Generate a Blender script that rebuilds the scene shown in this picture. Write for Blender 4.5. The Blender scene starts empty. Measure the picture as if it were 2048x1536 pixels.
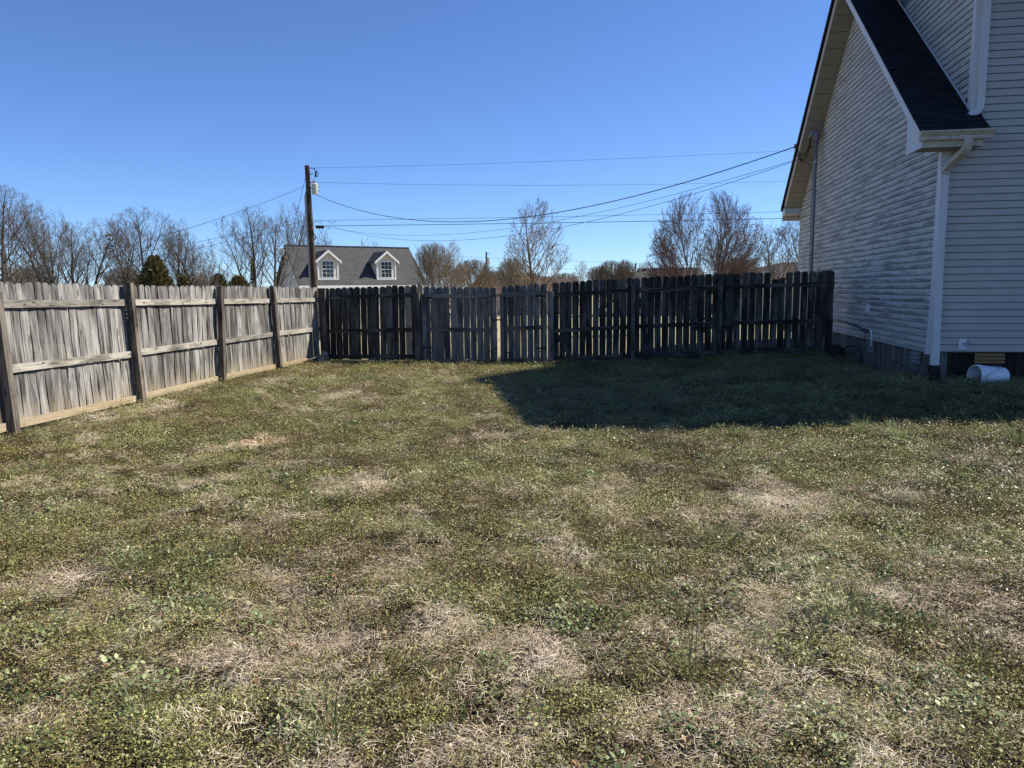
import bpy, math, random
import numpy as np
from mathutils import Vector, Matrix, Euler

# ------------------------------------------------------------------ camera, sky, sun, exposure
scene = bpy.context.scene
COL = scene.collection
H = 1.65
FPX, PITCH, ROLL = 1509.0, math.radians(7.14), math.radians(0.54)
cam_d = bpy.data.cameras.new('camera'); cam = bpy.data.objects.new('camera', cam_d); COL.objects.link(cam)
cam_d.sensor_width = 36; cam_d.lens = 36 * FPX / 2048; cam_d.clip_start = 0.05; cam_d.clip_end = 3000
cp, sp, cr, sr = math.cos(PITCH), math.sin(PITCH), math.cos(ROLL), math.sin(ROLL)
Rv = Vector((cr, -sr * sp, -sr * cp)); Uv = Vector((sr, cr * sp, cr * cp)); Wv = Vector((0, cp, -sp))
m = Matrix((Rv, Uv, -Wv)).transposed().to_4x4(); m.translation = (0, 0, H)
cam.matrix_world = m
scene.camera = cam

SUN = Vector((0.955, 0.297, 0.985)).normalized()
world = bpy.data.worlds.new('World'); scene.world = world; world.use_nodes = True
wn = world.node_tree.nodes; wl = world.node_tree.links
sky = wn.new('ShaderNodeTexSky'); sky.sky_type = 'NISHITA'; sky.sun_disc = False
sky.sun_elevation = math.asin(SUN.z); sky.sun_rotation = math.atan2(SUN.x, SUN.y)
sky.altitude = 2500; sky.air_density = 1.0; sky.dust_density = 0.4; sky.ozone_density = 2.0
gain = wn.new('ShaderNodeMix'); gain.data_type = 'RGBA'; gain.blend_type = 'MULTIPLY'; gain.inputs[0].default_value = 1.0   # camera white balance
gain.inputs[7].default_value = (.81, 1.05, 1.45, 1)
wl.new(sky.outputs[0], gain.inputs[6]); wl.new(gain.outputs[2], wn['Background'].inputs[0]); wn['Background'].inputs[1].default_value = 0.066
sun_d = bpy.data.lights.new('sun', 'SUN'); sun = bpy.data.objects.new('sun', sun_d); COL.objects.link(sun)
sun_d.energy = 5.0; sun_d.angle = math.radians(0.53); sun_d.color = (1.0, 0.93, 0.82)
sun.rotation_euler = (-SUN).to_track_quat('-Z', 'Y').to_euler(); sun.location = (20, 8, 30)
scene.cycles.max_bounces = 5; scene.cycles.diffuse_bounces = 3; scene.cycles.glossy_bounces = 2; scene.cycles.transmission_bounces = 3
vs = scene.view_settings
scene.display_settings.display_device = 'sRGB'
vs.view_transform = 'Standard'; vs.look = 'None'; vs.exposure = 0.80; vs.gamma = 1.0; vs.use_curve_mapping = False

rng = np.random.default_rng(7)
random.seed(11)

def at(px, py, Y):
    """point on the ray through pixel (px,py) of the 2048 photo at depth Y in front of the camera"""
    u = (px - 1024) / FPX; v = (768 - py) / FPX
    u2 = u * cr + v * sr; v2 = -u * sr + v * cr
    d = (u2, cp + v2 * sp, -sp + v2 * cp); t = Y / d[1]
    return Vector((d[0] * t, Y, H + d[2] * t))

# ------------------------------------------------------------------ numpy value noise
def _hash(ix, iy, s):
    n = (ix.astype(np.int64) * 374761393 + iy.astype(np.int64) * 668265263 + s * 144269504) & 0x7fffffff
    n = ((n ^ (n >> 13)) * 1274126177) & 0x7fffffff
    return ((n ^ (n >> 16)) & 0xffff) / 65535.0
def vnoise(x, y, s=0):
    x = np.asarray(x, float); y = np.asarray(y, float)
    ix = np.floor(x); iy = np.floor(y); fx = x - ix; fy = y - iy
    fx = fx * fx * (3 - 2 * fx); fy = fy * fy * (3 - 2 * fy)
    a = _hash(ix, iy, s); b = _hash(ix + 1, iy, s); c = _hash(ix, iy + 1, s); d = _hash(ix + 1, iy + 1, s)
    return (a * (1 - fx) + b * fx) * (1 - fy) + (c * (1 - fx) + d * fx) * fy
def fbm(x, y, s=0, o=3):
    r = 0; a = 0.5; t = 0
    for k in range(o):
        r = r + a * vnoise(np.asarray(x) * 2 ** k + 17.3 * k, np.asarray(y) * 2 ** k - 9.1 * k, s + k); t += a; a *= .5
    return r / t
def sstep(a, b, x):
    t = np.clip((np.asarray(x, float) - a) / (b - a), 0, 1); return t * t * (3 - 2 * t)
def gh(x, y):
    """ground height"""
    x = np.asarray(x, float); y = np.asarray(y, float)
    r = np.hypot(x, y)
    g = 0.27 * sstep(1.2, 6.8, x) * sstep(3.0, 11.0, y) * (1 - sstep(25, 45, y))
    g = g - 1.15 * sstep(20, 46, y)
    fx_ = (x - 6.133) * .98594 - (y - 11.0) * .16712; sx_ = (x - 6.133) * .16712 + (y - 11.0) * .98594   # hollow along the side wall
    g = g - .17 * np.exp(-((sx_ - 2.6) / 1.5) ** 2) * np.exp(-(fx_ / 1.1) ** 2)
    g = g + (fbm(x * .55, y * .55, 5) - .5) * .07 * (1 - sstep(18, 30, r)) + ((fbm(x * 3.1, y * 3.1, 8, 2) - .5) * .075 + (vnoise(x * 7.3, y * 7.3, 12) - .5) * .036) * (1 - sstep(18, 24, r))
    return g
def ghf(x, y): return float(gh(x, y))

# ------------------------------------------------------------------ mesh helpers
class MB:
    def __init__(s): s.v = []; s.f = []; s.tint = []
    def add(s, vs, fs, t=0.5):
        n = len(s.v); s.v += [tuple(p) for p in vs]; s.f += [tuple(i + n for i in f) for f in fs]; s.tint += [t] * len(fs)
    def box(s, a, b, t=0.5):
        x0, y0, z0 = a; x1, y1, z1 = b
        s.add([(x0,y0,z0),(x1,y0,z0),(x1,y1,z0),(x0,y1,z0),(x0,y0,z1),(x1,y0,z1),(x1,y1,z1),(x0,y1,z1)],
              [(0,3,2,1),(4,5,6,7),(0,1,5,4),(1,2,6,5),(2,3,7,6),(3,0,4,7)], t)
    def hexa(s, p, t=0.5):   # 8 points: bottom ring, top ring
        s.add(p, [(0,3,2,1),(4,5,6,7),(0,1,5,4),(1,2,6,5),(2,3,7,6),(3,0,4,7)], t)
    def bar(s, A, B, w, d, side=(0,0,1), t=0.5):
        A = Vector(A); B = Vector(B); D = (B - A).normalized(); S = Vector(side); S = (S - D * S.dot(D)).normalized(); N = D.cross(S)
        q = lambda P: [P - S*w/2 - N*d/2, P + S*w/2 - N*d/2, P + S*w/2 + N*d/2, P - S*w/2 + N*d/2]
        s.hexa(q(A) + q(B), t)
    def prism(s, poly, A, B, cap=True, t=0.5):
        """poly: list of 3D offset vectors at A and at B"""
        n = len(poly); a = [Vector(A) + Vector(p) for p in poly]; b = [Vector(B) + Vector(p) for p in poly]
        fs = [(i, (i+1) % n, n + (i+1) % n, n + i) for i in range(n)]
        if cap: fs += [tuple(range(n))[::-1], tuple(range(n, 2*n))]
        s.add(a + b, fs, t)
    def tube(s, pts, rad, n=6, t=0.5, cap=True):
        pts = [Vector(p) for p in pts]; 
        if not isinstance(rad, (list, tuple)): rad = [rad] * len(pts)
        base = len(s.v); up = None
        for i, p in enumerate(pts):
            D = (pts[min(i+1, len(pts)-1)] - pts[max(i-1, 0)]).normalized()
            if up is None: up = Vector((0,0,1)) if abs(D.z) < .9 else Vector((1,0,0))
            X = D.cross(up).normalized(); Y = X.cross(D).normalized(); up = Y
            for k in range(n):
                a = 2 * math.pi * k / n
                s.v.append(tuple(p + (X * math.cos(a) + Y * math.sin(a)) * rad[i]))
        for i in range(len(pts) - 1):
            for k in range(n):
                s.f.append((base + i*n + k, base + i*n + (k+1) % n, base + (i+1)*n + (k+1) % n, base + (i+1)*n + k)); s.tint.append(t)
        if cap:
            s.f.append(tuple(base + k for k in range(n))[::-1]); s.tint.append(t)
            s.f.append(tuple(base + (len(pts)-1)*n + k for k in range(n))); s.tint.append(t)
    def mesh(s, name, mat, tint=False, smooth=False):
        me = bpy.data.meshes.new(name); me.from_pydata(s.v, [], s.f); me.update()
        for mm in (mat if isinstance(mat, (list, tuple)) else [mat]): me.materials.append(mm)
        if tint:
            a = me.attributes.new('tint', 'FLOAT', 'FACE'); a.data.foreach_set('value', s.tint)
        if smooth: me.polygons.foreach_set('use_smooth', [True] * len(me.polygons))
        return me
    def build(s, name, mat, parent=None, smooth=False, **kw):
        return obj(name, s.mesh(name, mat, smooth=smooth), parent, **kw)

def obj(name, me, parent=None, loc=None, rot=None, scale=None):
    o = bpy.data.objects.new(name, me); COL.objects.link(o)
    if parent: o.parent = parent
    if loc is not None: o.location = loc
    if rot is not None: o.rotation_euler = rot
    if scale is not None: o.scale = scale
    return o
def tag(o, label=None, cat=None, group=None, kind=None):
    if label: o['label'] = label
    if cat: o['category'] = cat
    if group: o['group'] = group
    if kind: o['kind'] = kind
    return o
def thing(name, label, cat, loc=(0,0,0), rz=0, group=None):
    o = obj(name, None, loc=loc, rot=(0,0,rz)); o.empty_display_size = .2
    return tag(o, label, cat, group)
def copy_tree(o, parent=None):
    c = o.copy(); COL.objects.link(c); c.parent = parent
    for ch in list(o.children): copy_tree(ch, c)
    return c

# ------------------------------------------------------------------ material helpers
class NT:
    def __init__(s, name, rough=.8, spec=.3):
        s.m = bpy.data.materials.new(name); s.m.use_nodes = True; s.n = s.m.node_tree.nodes; s.l = s.m.node_tree.links
        s.b = s.n['Principled BSDF']; s.b.inputs['Roughness'].default_value = rough; s.b.inputs['Specular IOR Level'].default_value = spec
        s.out = s.n['Material Output']
    def set(s, sock, v):
        if isinstance(v, bpy.types.NodeSocket): s.l.new(v, sock)
        elif isinstance(v, (tuple, list)) and len(v) == 3 and sock.type == 'RGBA': sock.default_value = (*v, 1)
        else: sock.default_value = v
    def coord(s, kind='Object'): return s.n.new('ShaderNodeTexCoord').outputs[kind]
    def pos(s): return s.n.new('ShaderNodeNewGeometry').outputs['Position']
    def rnd(s): return s.n.new('ShaderNodeObjectInfo').outputs['Random']
    def attr(s, name, t='GEOMETRY'):
        a = s.n.new('ShaderNodeAttribute'); a.attribute_name = name; a.attribute_type = t; return a.outputs['Fac']
    def vm(s, op, a, b=None):
        x = s.n.new('ShaderNodeVectorMath'); x.operation = op; s.set(x.inputs[0], a)
        if b is not None: s.set(x.inputs[1], b)
        return x.outputs[0]
    def comb(s, x, y, z):
        c = s.n.new('ShaderNodeCombineXYZ'); s.set(c.inputs[0], x); s.set(c.inputs[1], y); s.set(c.inputs[2], z); return c.outputs[0]
    def sep(s, v):
        c = s.n.new('ShaderNodeSeparateXYZ'); s.set(c.inputs[0], v); return c.outputs
    def math(s, op, a, b=0.0, c=0.0, clamp=False):
        x = s.n.new('ShaderNodeMath'); x.operation = op; x.use_clamp = clamp
        s.set(x.inputs[0], a); s.set(x.inputs[1], b); s.set(x.inputs[2], c); return x.outputs[0]
    def noise(s, v, scale, detail=4, rough=.55, dist=0.0):
        x = s.n.new('ShaderNodeTexNoise'); s.set(x.inputs['Vector'], v); x.inputs['Scale'].default_value = scale
        x.inputs['Detail'].default_value = detail; x.inputs['Roughness'].default_value = rough; x.inputs['Distortion'].default_value = dist
        return x.outputs['Fac']
    def voro(s, v, scale, out='Distance'):
        x = s.n.new('ShaderNodeTexVoronoi'); s.set(x.inputs['Vector'], v); x.inputs['Scale'].default_value = scale; return x.outputs[out]
    def ramp(s, f, stops, interp='LINEAR'):
        x = s.n.new('ShaderNodeValToRGB'); s.set(x.inputs[0], f); e = x.color_ramp.elements; x.color_ramp.interpolation = interp
        while len(e) < len(stops): e.new(.5)
        for i, (p, c) in enumerate(stops):
            e[i].position = p; e[i].color = (*c, 1) if isinstance(c, (tuple, list)) else (c, c, c, 1)
        return x.outputs[0]
    def mix(s, f, a, b, mode='MIX'):
        x = s.n.new('ShaderNodeMix'); x.data_type = 'RGBA'; x.blend_type = mode
        s.set(x.inputs[0], f); s.set(x.inputs[6], a); s.set(x.inputs[7], b); return x.outputs[2]
    def color(s, c): s.set(s.b.inputs['Base Color'], c)
    def bump(s, h, strength=.3, dist=.01):
        x = s.n.new('ShaderNodeBump'); x.inputs['Strength'].default_value = strength; x.inputs['Distance'].default_value = dist
        s.set(x.inputs['Height'], h); s.l.new(x.outputs[0], s.b.inputs['Normal'])

def mat_plain(name, col, rough=.7, spec=.3, metal=0, var=.12, scale=8):
    t = NT(name, rough, spec); n = t.noise(t.coord(), scale, 4)
    t.color(t.mix(n, tuple(c * (1 - var) for c in col), tuple(min(1, c * (1 + var)) for c in col)))
    t.b.inputs['Metallic'].default_value = metal
    return t.m

def mat_wood(name, light, dark, black, stain=.3, base=None, crack=.5, bk=.75):
    """grain runs along object Z, per-object offset"""
    t = NT(name, .85, .15); o = t.coord(); r = t.rnd()
    off = t.comb(t.math('MULTIPLY', r, 71.0), t.math('MULTIPLY', r, 37.0), t.math('MULTIPLY', r, 53.0))
    p = t.vm('ADD', o, off)
    wob = t.noise(t.vm('MULTIPLY', p, (3.0, 3.0, 1.6)), 1, 2)
    pw = t.vm('ADD', t.vm('MULTIPLY', p, (1, 1, .045)), t.comb(t.math('MULTIPLY', wob, .03), 0.0, 0.0))
    g1 = t.noise(pw, 62, 6, .72); g2 = t.noise(t.vm('MULTIPLY', p, (1, 1, .03)), 120, 3, .6)
    big = t.noise(t.vm('MULTIPLY', p, (1, 1, .35)), 4.5, 3)
    c = t.ramp(g1, [(.30, dark), (.50, tuple((a + b) / 2 for a, b in zip(dark, light))), (.66, light)])
    c = t.mix(t.ramp(g2, [(.34, .75 * crack), (.45, 0.0)]), c, black)
    tone = t.math('MULTIPLY_ADD', r, .55, .70)
    c = t.mix(1.0, c, t.comb(tone, tone, tone), 'MULTIPLY')
    ck = t.noise(t.vm('MULTIPLY', pw, (1, 1, .5)), 30, 2, .4)
    c = t.mix(t.ramp(ck, [(.478, 0.0), (.492, .8), (.506, 0.0)]), c, black)
    # knots
    kv = t.vm('MULTIPLY', t.vm('ADD', p, t.comb(0.0, 0.0, 0.0)), (1, 1, 1)); kq = t.sep(kv); vn_ = t.n.new('ShaderNodeTexVoronoi'); vn_.voronoi_dimensions = '2D'; vn_.inputs['Scale'].default_value = 1; t.l.new(t.comb(t.math('MULTIPLY', kq[0], 6.0), t.math('MULTIPLY', kq[2], 2.0), 0.0), vn_.inputs['Vector']); kd = vn_.outputs['Distance']
    c = t.mix(t.ramp(kd, [(.045, .85), (.07, .35), (.10, 0.0)]), c, black)
    # dark mildew streaks
    st = t.noise(t.vm('MULTIPLY', p, (1, 1, .16)), 13, 5, .6)
    c = t.mix(t.ramp(t.math('MULTIPLY_ADD', big, .5, t.math('MULTIPLY', st, .6)), [(.60 - stain * .35, 0.0), (.78 - stain * .35, .9)]), c, black)
    if base:
        z = t.sep(t.pos())[2]; n = t.noise(t.pos(), 3.0, 3)
        f = t.math('SUBTRACT', 1.0, t.math('MULTIPLY', t.math('SUBTRACT', z, t.math('MULTIPLY', n, .35)), 3.6), clamp=True)
        c = t.mix(t.math('MULTIPLY', f, bk), c, base)
    t.color(c); t.bump(t.math('ADD', g1, t.math('MULTIPLY', g2, .7)), .55, .006)
    return t.m

M = {}
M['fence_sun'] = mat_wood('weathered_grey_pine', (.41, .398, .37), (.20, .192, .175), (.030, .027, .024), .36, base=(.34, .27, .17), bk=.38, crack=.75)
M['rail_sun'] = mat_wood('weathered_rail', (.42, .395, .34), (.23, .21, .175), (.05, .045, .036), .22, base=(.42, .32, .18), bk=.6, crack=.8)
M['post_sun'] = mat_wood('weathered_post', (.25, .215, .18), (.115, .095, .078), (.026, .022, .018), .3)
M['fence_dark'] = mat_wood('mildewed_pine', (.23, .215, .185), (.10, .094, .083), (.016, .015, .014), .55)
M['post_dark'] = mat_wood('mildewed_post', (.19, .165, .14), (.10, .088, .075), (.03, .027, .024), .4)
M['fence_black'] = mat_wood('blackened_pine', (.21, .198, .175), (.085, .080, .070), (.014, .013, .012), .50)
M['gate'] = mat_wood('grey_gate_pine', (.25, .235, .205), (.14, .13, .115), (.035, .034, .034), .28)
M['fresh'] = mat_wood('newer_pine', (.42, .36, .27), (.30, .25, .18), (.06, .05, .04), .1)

def mat_siding(name, mildew):
    t = NT(name, .55, .3); P = t.coord('Object'); q = t.sep(P)
    # generated in house coordinates: x across front, y along the side, z up
    base = (.60, .575, .52)
    n0 = t.noise(P, .7, 3)
    c = t.mix(n0, (.46, .43, .38), (.53, .495, .44)) if not mildew else t.mix(n0, (.50, .47, .41), (.60, .56, .50))
    if mildew:
        fr = t.math('FRACT', t.math('DIVIDE', t.math('SUBTRACT', q[2], .69), .1016))
        run = t.vm('MULTIPLY', P, (1.0, 1.0, 2.4))
        cell = t.noise(t.vm('MULTIPLY', P, (.8, .8, 5.0)), 1.6, 4, .6)
        fine = t.noise(t.vm('MULTIPLY', P, (9.0, 9.0, 20.0)), 1, 4, .7)
        drip = t.noise(t.vm('MULTIPLY', P, (38.0, 38.0, 6.0)), 1, 3, .6)
        # patches start 20-80% up the board; upper part of each course stays cleaner
        course = t.math('FLOOR', t.math('DIVIDE', t.math('SUBTRACT', q[2], .69), .1016))
        rc = t.noise(t.comb(t.math('MULTIPLY', q[1], 1.15), t.math('MULTIPLY', course, 3.7), 0.0), 1, 2)
        edge = t.math('ADD', t.math('MULTIPLY_ADD', rc, 1.9, -.55), t.math('MULTIPLY', t.math('SUBTRACT', drip, .5), .55))
        band = t.math('MULTIPLY', t.math('SUBTRACT', t.math('ADD', edge, .24), fr), 7.0, clamp=True)
        amt = t.ramp(t.math('ADD', t.math('MULTIPLY', cell, .7), t.math('MULTIPLY', fine, .3)), [(.40, 0.05), (.54, 1.0)])
        zf = t.ramp(t.math('DIVIDE', q[2], 8.0), [(.09, .5), (.18, .95), (.45, .8), (.7, .5), (.9, .4)])
        f = t.math('MULTIPLY', t.math('MULTIPLY', band, amt), t.math('MULTIPLY', zf, .95), clamp=True)
        c = t.mix(f, c, t.mix(fine, (.125, .125, .095), (.20, .19, .152)))
        # soft streaks
        c = t.mix(t.ramp(t.noise(t.vm('MULTIPLY', P, (3.0, 3.0, .5)), 2, 3), [(.5, 0.0), (.75, .25)]), c, (.24, .225, .185))
    else:
        fine = t.noise(t.vm('MULTIPLY', P, (3.0, 3.0, 8.0)), 1, 4, .6)
        c = t.mix(t.ramp(fine, [(.45, 0.0), (.75, .22)]), c, (.30, .28, .24))
        c = t.mix(t.ramp(t.noise(t.vm('MULTIPLY', P, (2.0, 2.0, .35)), 1.5, 3), [(.5, 0.0), (.8, .2)]), c, (.31, .28, .22))
    r = t.rnd(); tone = t.math('MULTIPLY_ADD', r, .05, .97)
    c = t.mix(1.0, c, t.comb(tone, tone, tone), 'MULTIPLY')
    t.color(c); t.bump(t.noise(t.vm('MULTIPLY', P, (1.5, 1.5, 9)), 6, 3), .08, .01)
    return t.m
M['siding'] = mat_siding('vinyl_siding_mildewed', True)
M['siding_clean'] = mat_siding('vinyl_siding', False)
def mat_trim():
    t = NT('white_trim', .45, .35); P = t.coord()
    n = t.noise(P, 3, 4); st = t.noise(t.vm('MULTIPLY', P, (20, 20, 2)), 1, 4, .7)
    c = t.mix(n, (.60, .585, .55), (.70, .68, .64)); c = t.mix(t.ramp(st, [(.55, 0.0), (.8, .35)]), c, (.33, .31, .25))
    t.color(c); return t.m
M['trim'] = mat_trim()
def mat_gutter():
    t = NT('aged_gutter', .5, .35); P = t.coord()
    st = t.noise(t.vm('MULTIPLY', P, (6, 6, 3)), 2, 4, .7)
    t.color(t.mix(t.ramp(st, [(.45, 0.0), (.75, .6)]), (.56, .50, .40), (.27, .22, .15))); return t.m
M['gutter'] = mat_gutter()
M['soffit'] = mat_plain('tan_soffit', (.33, .30, .245), .6, var=.08)
M['shade_grime'] = mat_plain('lap_shadow_grime', (.035, .037, .035), .95)  # shadow line under each siding lap painted dark, together with groove dirt
M['core'] = mat_plain('sheathing', (.22, .21, .19), .9)
def mat_shingle(name, a, b, rows=0.0):
    t = NT(name, .9, .2); P = t.coord(); g = t.noise(P, 160, 2, .7); n = t.noise(P, 1.5, 3); r = t.rnd()
    c = t.mix(t.math('ADD', t.math('MULTIPLY', n, .6), t.math('MULTIPLY', g, .4)), a, b)
    tone = t.math('MULTIPLY_ADD', r, .5, .75)
    if rows:
        q = t.sep(P)
        k = t.math('FLOOR', t.math('DIVIDE', q[2], rows)); fr = t.math('FRACT', t.math('DIVIDE', q[2], rows))
        tb = t.n.new('ShaderNodeTexWhiteNoise'); tb.noise_dimensions = '2D'
        xx = t.math('FLOOR', t.math('ADD', t.math('DIVIDE', q[0], .33), t.math('MULTIPLY', k, .37)))
        t.set(tb.inputs['Vector'], t.comb(xx, k, 0.0))
        tone = t.math('MULTIPLY_ADD', tb.outputs['Value'], .24, .88)
        c = t.mix(t.ramp(fr, [(.0, .75), (.22, 0.0)]), c, tuple(v * .35 for v in a))
    c = t.mix(1.0, c, t.comb(tone, tone, tone), 'MULTIPLY')
    t.color(c); t.bump(g, .4, .004); return t.m
M['shingle'] = mat_shingle('dark_shingles', (.010, .010, .012), (.026, .027, .030))
M['shingle_grey'] = mat_shingle('grey_shingles', (.050, .051, .053), (.082, .083, .084), .16)
M['shingle_brown'] = mat_shingle('brown_shingles', (.066, .043, .034), (.098, .068, .056), .16)
M['shingle_taupe'] = mat_shingle('taupe_shingles', (.042, .039, .038), (.065, .060, .057), .16)
def mat_conc(name, a, b, dark):
    t = NT(name, .92, .15); P = t.coord()
    n = t.noise(P, 2.5, 5, .6); st = t.noise(t.vm('MULTIPLY', P, (14, 14, 1.2)), 1, 4, .6)
    c = t.mix(n, a, b); c = t.mix(t.ramp(st, [(.42, .8), (.62, 0.0)]), c, dark)
    cr_ = t.voro(t.vm('MULTIPLY', t.vm('ADD', P, t.comb(t.math('MULTIPLY', n, .3), t.math('MULTIPLY', n, .3), 0.0)), (1.3, 1.3, 2.1)), 1.2, 'Distance')
    t.color(c); t.bump(t.noise(P, 30, 5, .7), .35, .01); return t.m
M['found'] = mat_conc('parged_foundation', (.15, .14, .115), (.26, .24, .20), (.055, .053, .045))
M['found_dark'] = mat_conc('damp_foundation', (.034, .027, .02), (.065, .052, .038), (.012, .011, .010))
M['vent_tan'] = mat_plain('rusty_tan_vent', (.30, .17, .07), .6)
M['vent_grey'] = mat_plain('grey_vent', (.20, .20, .18), .7)
M['pvc'] = mat_plain('grey_conduit', (.25, .25, .26), .45, var=.06)
M['black'] = mat_plain('black_rubber', (.012, .012, .013), .5)
M['steel'] = mat_plain('dull_steel', (.35, .35, .35), .45, metal=.6)
M['bucket'] = mat_plain('white_plastic', (.78, .80, .82), .35, .4, var=.04)
M['hose'] = mat_plain('green_grey_hose', (.05, .07, .06), .4)
M['hose_pale'] = mat_plain('pale_hose', (.13, .14, .13), .4)
M['pole'] = mat_wood('creosote_pole', (.16, .11, .075), (.07, .05, .035), (.02, .016, .014), .4)
M['transformer'] = mat_plain('transformer_paint', (.42, .47, .42), .5)
M['wire'] = mat_plain('black_wire', (.02, .02, .022), .5)
M['wire_al'] = mat_plain('dark_aluminium_wire', (.10, .10, .11), .4)
M['glass'] = mat_plain('window_glass', (.025, .035, .045), .08, .6, var=.3, scale=2)
M['white'] = mat_plain('white_paint', (.80, .80, .78), .5, var=.04)
M['cream'] = mat_plain('cream_siding', (.60, .57, .48), .6, var=.05)
M['brick'] = mat_plain('tan_wall', (.40, .34, .28), .8)
M['porcelain'] = mat_plain('brown_porcelain', (.25, .10, .06), .3)

def mat_leafy(name, stops, trans=.25, macro=None, rough=.6):
    t = NT(name, rough, .25); a = t.attr('tint'); r = t.rnd()
    f = t.math('ADD', t.math('MULTIPLY', a, .75), t.math('MULTIPLY', r, .25))
    if macro is not None:
        n = t.noise(t.pos(), macro, 3, .6)
        f = t.math('ADD', t.math('MULTIPLY', f, .66), t.math('MULTIPLY', t.ramp(n, [(.3, 0.0), (.7, 1.0)]), .34))
    c = t.ramp(f, stops); t.color(c)
    tr = t.n.new('ShaderNodeBsdfTranslucent'); t.set(tr.inputs[0], c)
    mx = t.n.new('ShaderNodeMixShader'); mx.inputs[0].default_value = trans
    t.l.new(t.b.outputs[0], mx.inputs[1]); t.l.new(tr.outputs[0], mx.inputs[2]); t.l.new(mx.outputs[0], t.out.inputs[0])
    return t.m
M['clover'] = mat_leafy('low_clover', [(.12, (.050, .030, .018)), (.32, (.140, .080, .042)), (.45, (.182, .146, .055)), (.60, (.245, .250, .076)), (.88, (.50, .50, .21))], .16, 1.0, .40)
M['straw'] = mat_leafy('dry_straw', [(.1, (.20, .14, .09)), (.36, (.45, .35, .235)), (.62, (.68, .57, .42)), (.88, (.88, .80, .62))], .10, 1.3)
M['weed'] = mat_leafy('broad_weed', [(.1, (.045, .065, .026)), (.5, (.135, .175, .070)), (.9, (.42, .46, .22))], .18, 1.1, .45)
M['blade'] = mat_leafy('green_blade', [(.1, (.060, .085, .032)), (.5, (.125, .155, .06)), (.9, (.28, .31, .13))], .35)
M['leaf'] = mat_leafy('fallen_leaf', [(.1, (.20, .08, .035)), (.5, (.36, .20, .09)), (.9, (.52, .36, .20))], .15)
M['evergreen'] = mat_leafy('cedar_foliage', [(.1, (.040, .042, .018)), (.5, (.13, .12, .05)), (.9, (.26, .21, .09))], .15)
def mat_bark(name, a, b, c3):
    t = NT(name, .9, .15); f = t.attr('tint'); n = t.noise(t.coord(), 5, 3)
    t.color(t.ramp(t.math('ADD', t.math('MULTIPLY', f, .8), t.math('MULTIPLY', n, .2)), [(.1, a), (.5, b), (.9, c3)])); return t.m
M['bark_grey'] = mat_bark('grey_bark', (.060, .050, .042), (.095, .080, .068), (.14, .12, .10))
M['bark_red'] = mat_bark('reddish_twigs', (.080, .065, .055), (.125, .082, .068), (.16, .098, .085))
M['bark_tan'] = mat_bark('tan_twigs', (.11, .085, .06), (.17, .13, .09), (.25, .20, .14))
M['bark_pale'] = mat_bark('pale_bark', (.15, .135, .12), (.20, .18, .16), (.26, .24, .22))

def mat_ground():
    t = NT('yard_soil', .95, .1); P = t.pos()
    n1 = t.noise(P, .9, 4, .6); n2 = t.noise(P, 30, 5, .75); n3 = t.noise(P, 6, 4, .6)
    c = t.ramp(t.math('ADD', t.math('MULTIPLY', n1, .35), t.math('ADD', t.math('MULTIPLY', n2, .35), t.math('MULTIPLY', n3, .30))),
               [(.38, (.010, .008, .005)), (.48, (.024, .018, .011)), (.56, (.048, .037, .022)), (.70, (.10, .08, .05))])
    y = t.sep(P)[1]
    far = t.ramp(t.math('ADD', t.math('MULTIPLY', n3, .5), t.math('MULTIPLY', n1, .5)), [(.35, (.24, .22, .11)), (.6, (.42, .36, .22))])
    c = t.mix(t.math('MULTIPLY', t.math('SUBTRACT', y, 17.8), .8, clamp=True), c, far)
    t.color(c); t.bump(n2, .8, .02); return t.m
M['ground'] = mat_ground()

# ------------------------------------------------------------------ ground
def make_ground():
    def axis(lo, hi, step, far):
        a = list(np.arange(lo, hi + 1e-6, step)); s = step; x = hi
        while x < far: s *= 1.35; x += s; a.append(x)
        s = step; x = lo; b = []
        while x > -far: s *= 1.35; x -= s; b.append(x)
        return np.array(b[::-1] + a)
    xs = axis(-7.5, 9.5, .07, 900); ys = axis(.6, 19.0, .07, 900)
    X, Y = np.meshgrid(xs, ys); Z = gh(X, Y)
    nx, ny = len(xs), len(ys)
    v = np.stack([X.ravel(), Y.ravel(), Z.ravel()], 1)
    i = np.arange(nx - 1)[None, :] + np.arange(ny - 1)[:, None] * nx
    f = np.stack([i, i + 1, i + 1 + nx, i + nx], -1).reshape(-1, 4)
    me = bpy.data.meshes.new('ground'); me.from_pydata(v.tolist(), [], f.tolist()); me.materials.append(M['ground'])
    me.polygons.foreach_set('use_smooth', [True] * len(me.polygons))
    tag(obj('ground', me), kind='structure')
make_ground()

# ------------------------------------------------------------------ the house
AZ = math.radians(9.62)
HC = Vector((6.133, 11.0, 0)); FV = Vector((math.cos(AZ), -math.sin(AZ), 0)); SV = Vector((math.sin(AZ), math.cos(AZ), 0))
def hp(f, s, z=0): return HC + FV * f + SV * s + Vector((0, 0, z))
house = thing('vinyl_sided_house', 'off-white house with mildewed lap siding, steep gable and dark shingles, shaded at right', 'house', HC, -AZ)
OV = .42                       # rake overhang
S0, ZE, SP, ZP, S1, ZB = -.42, 3.74, 4.62, 7.66, 9.86, 3.80
K1 = (ZP - ZE) / (SP - S0); K2 = (ZP - ZB) / (S1 - SP)
def zt(s): return ZE + (s - S0) * K1 if s < SP else ZP - (s - SP) * K2
TH = .235                     # shingle top down to the soffit
W = 10.0; LEN = 9.65; ZS = .69; EXP = .1016; BF = .33; ZBUMP = 6.1

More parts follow.
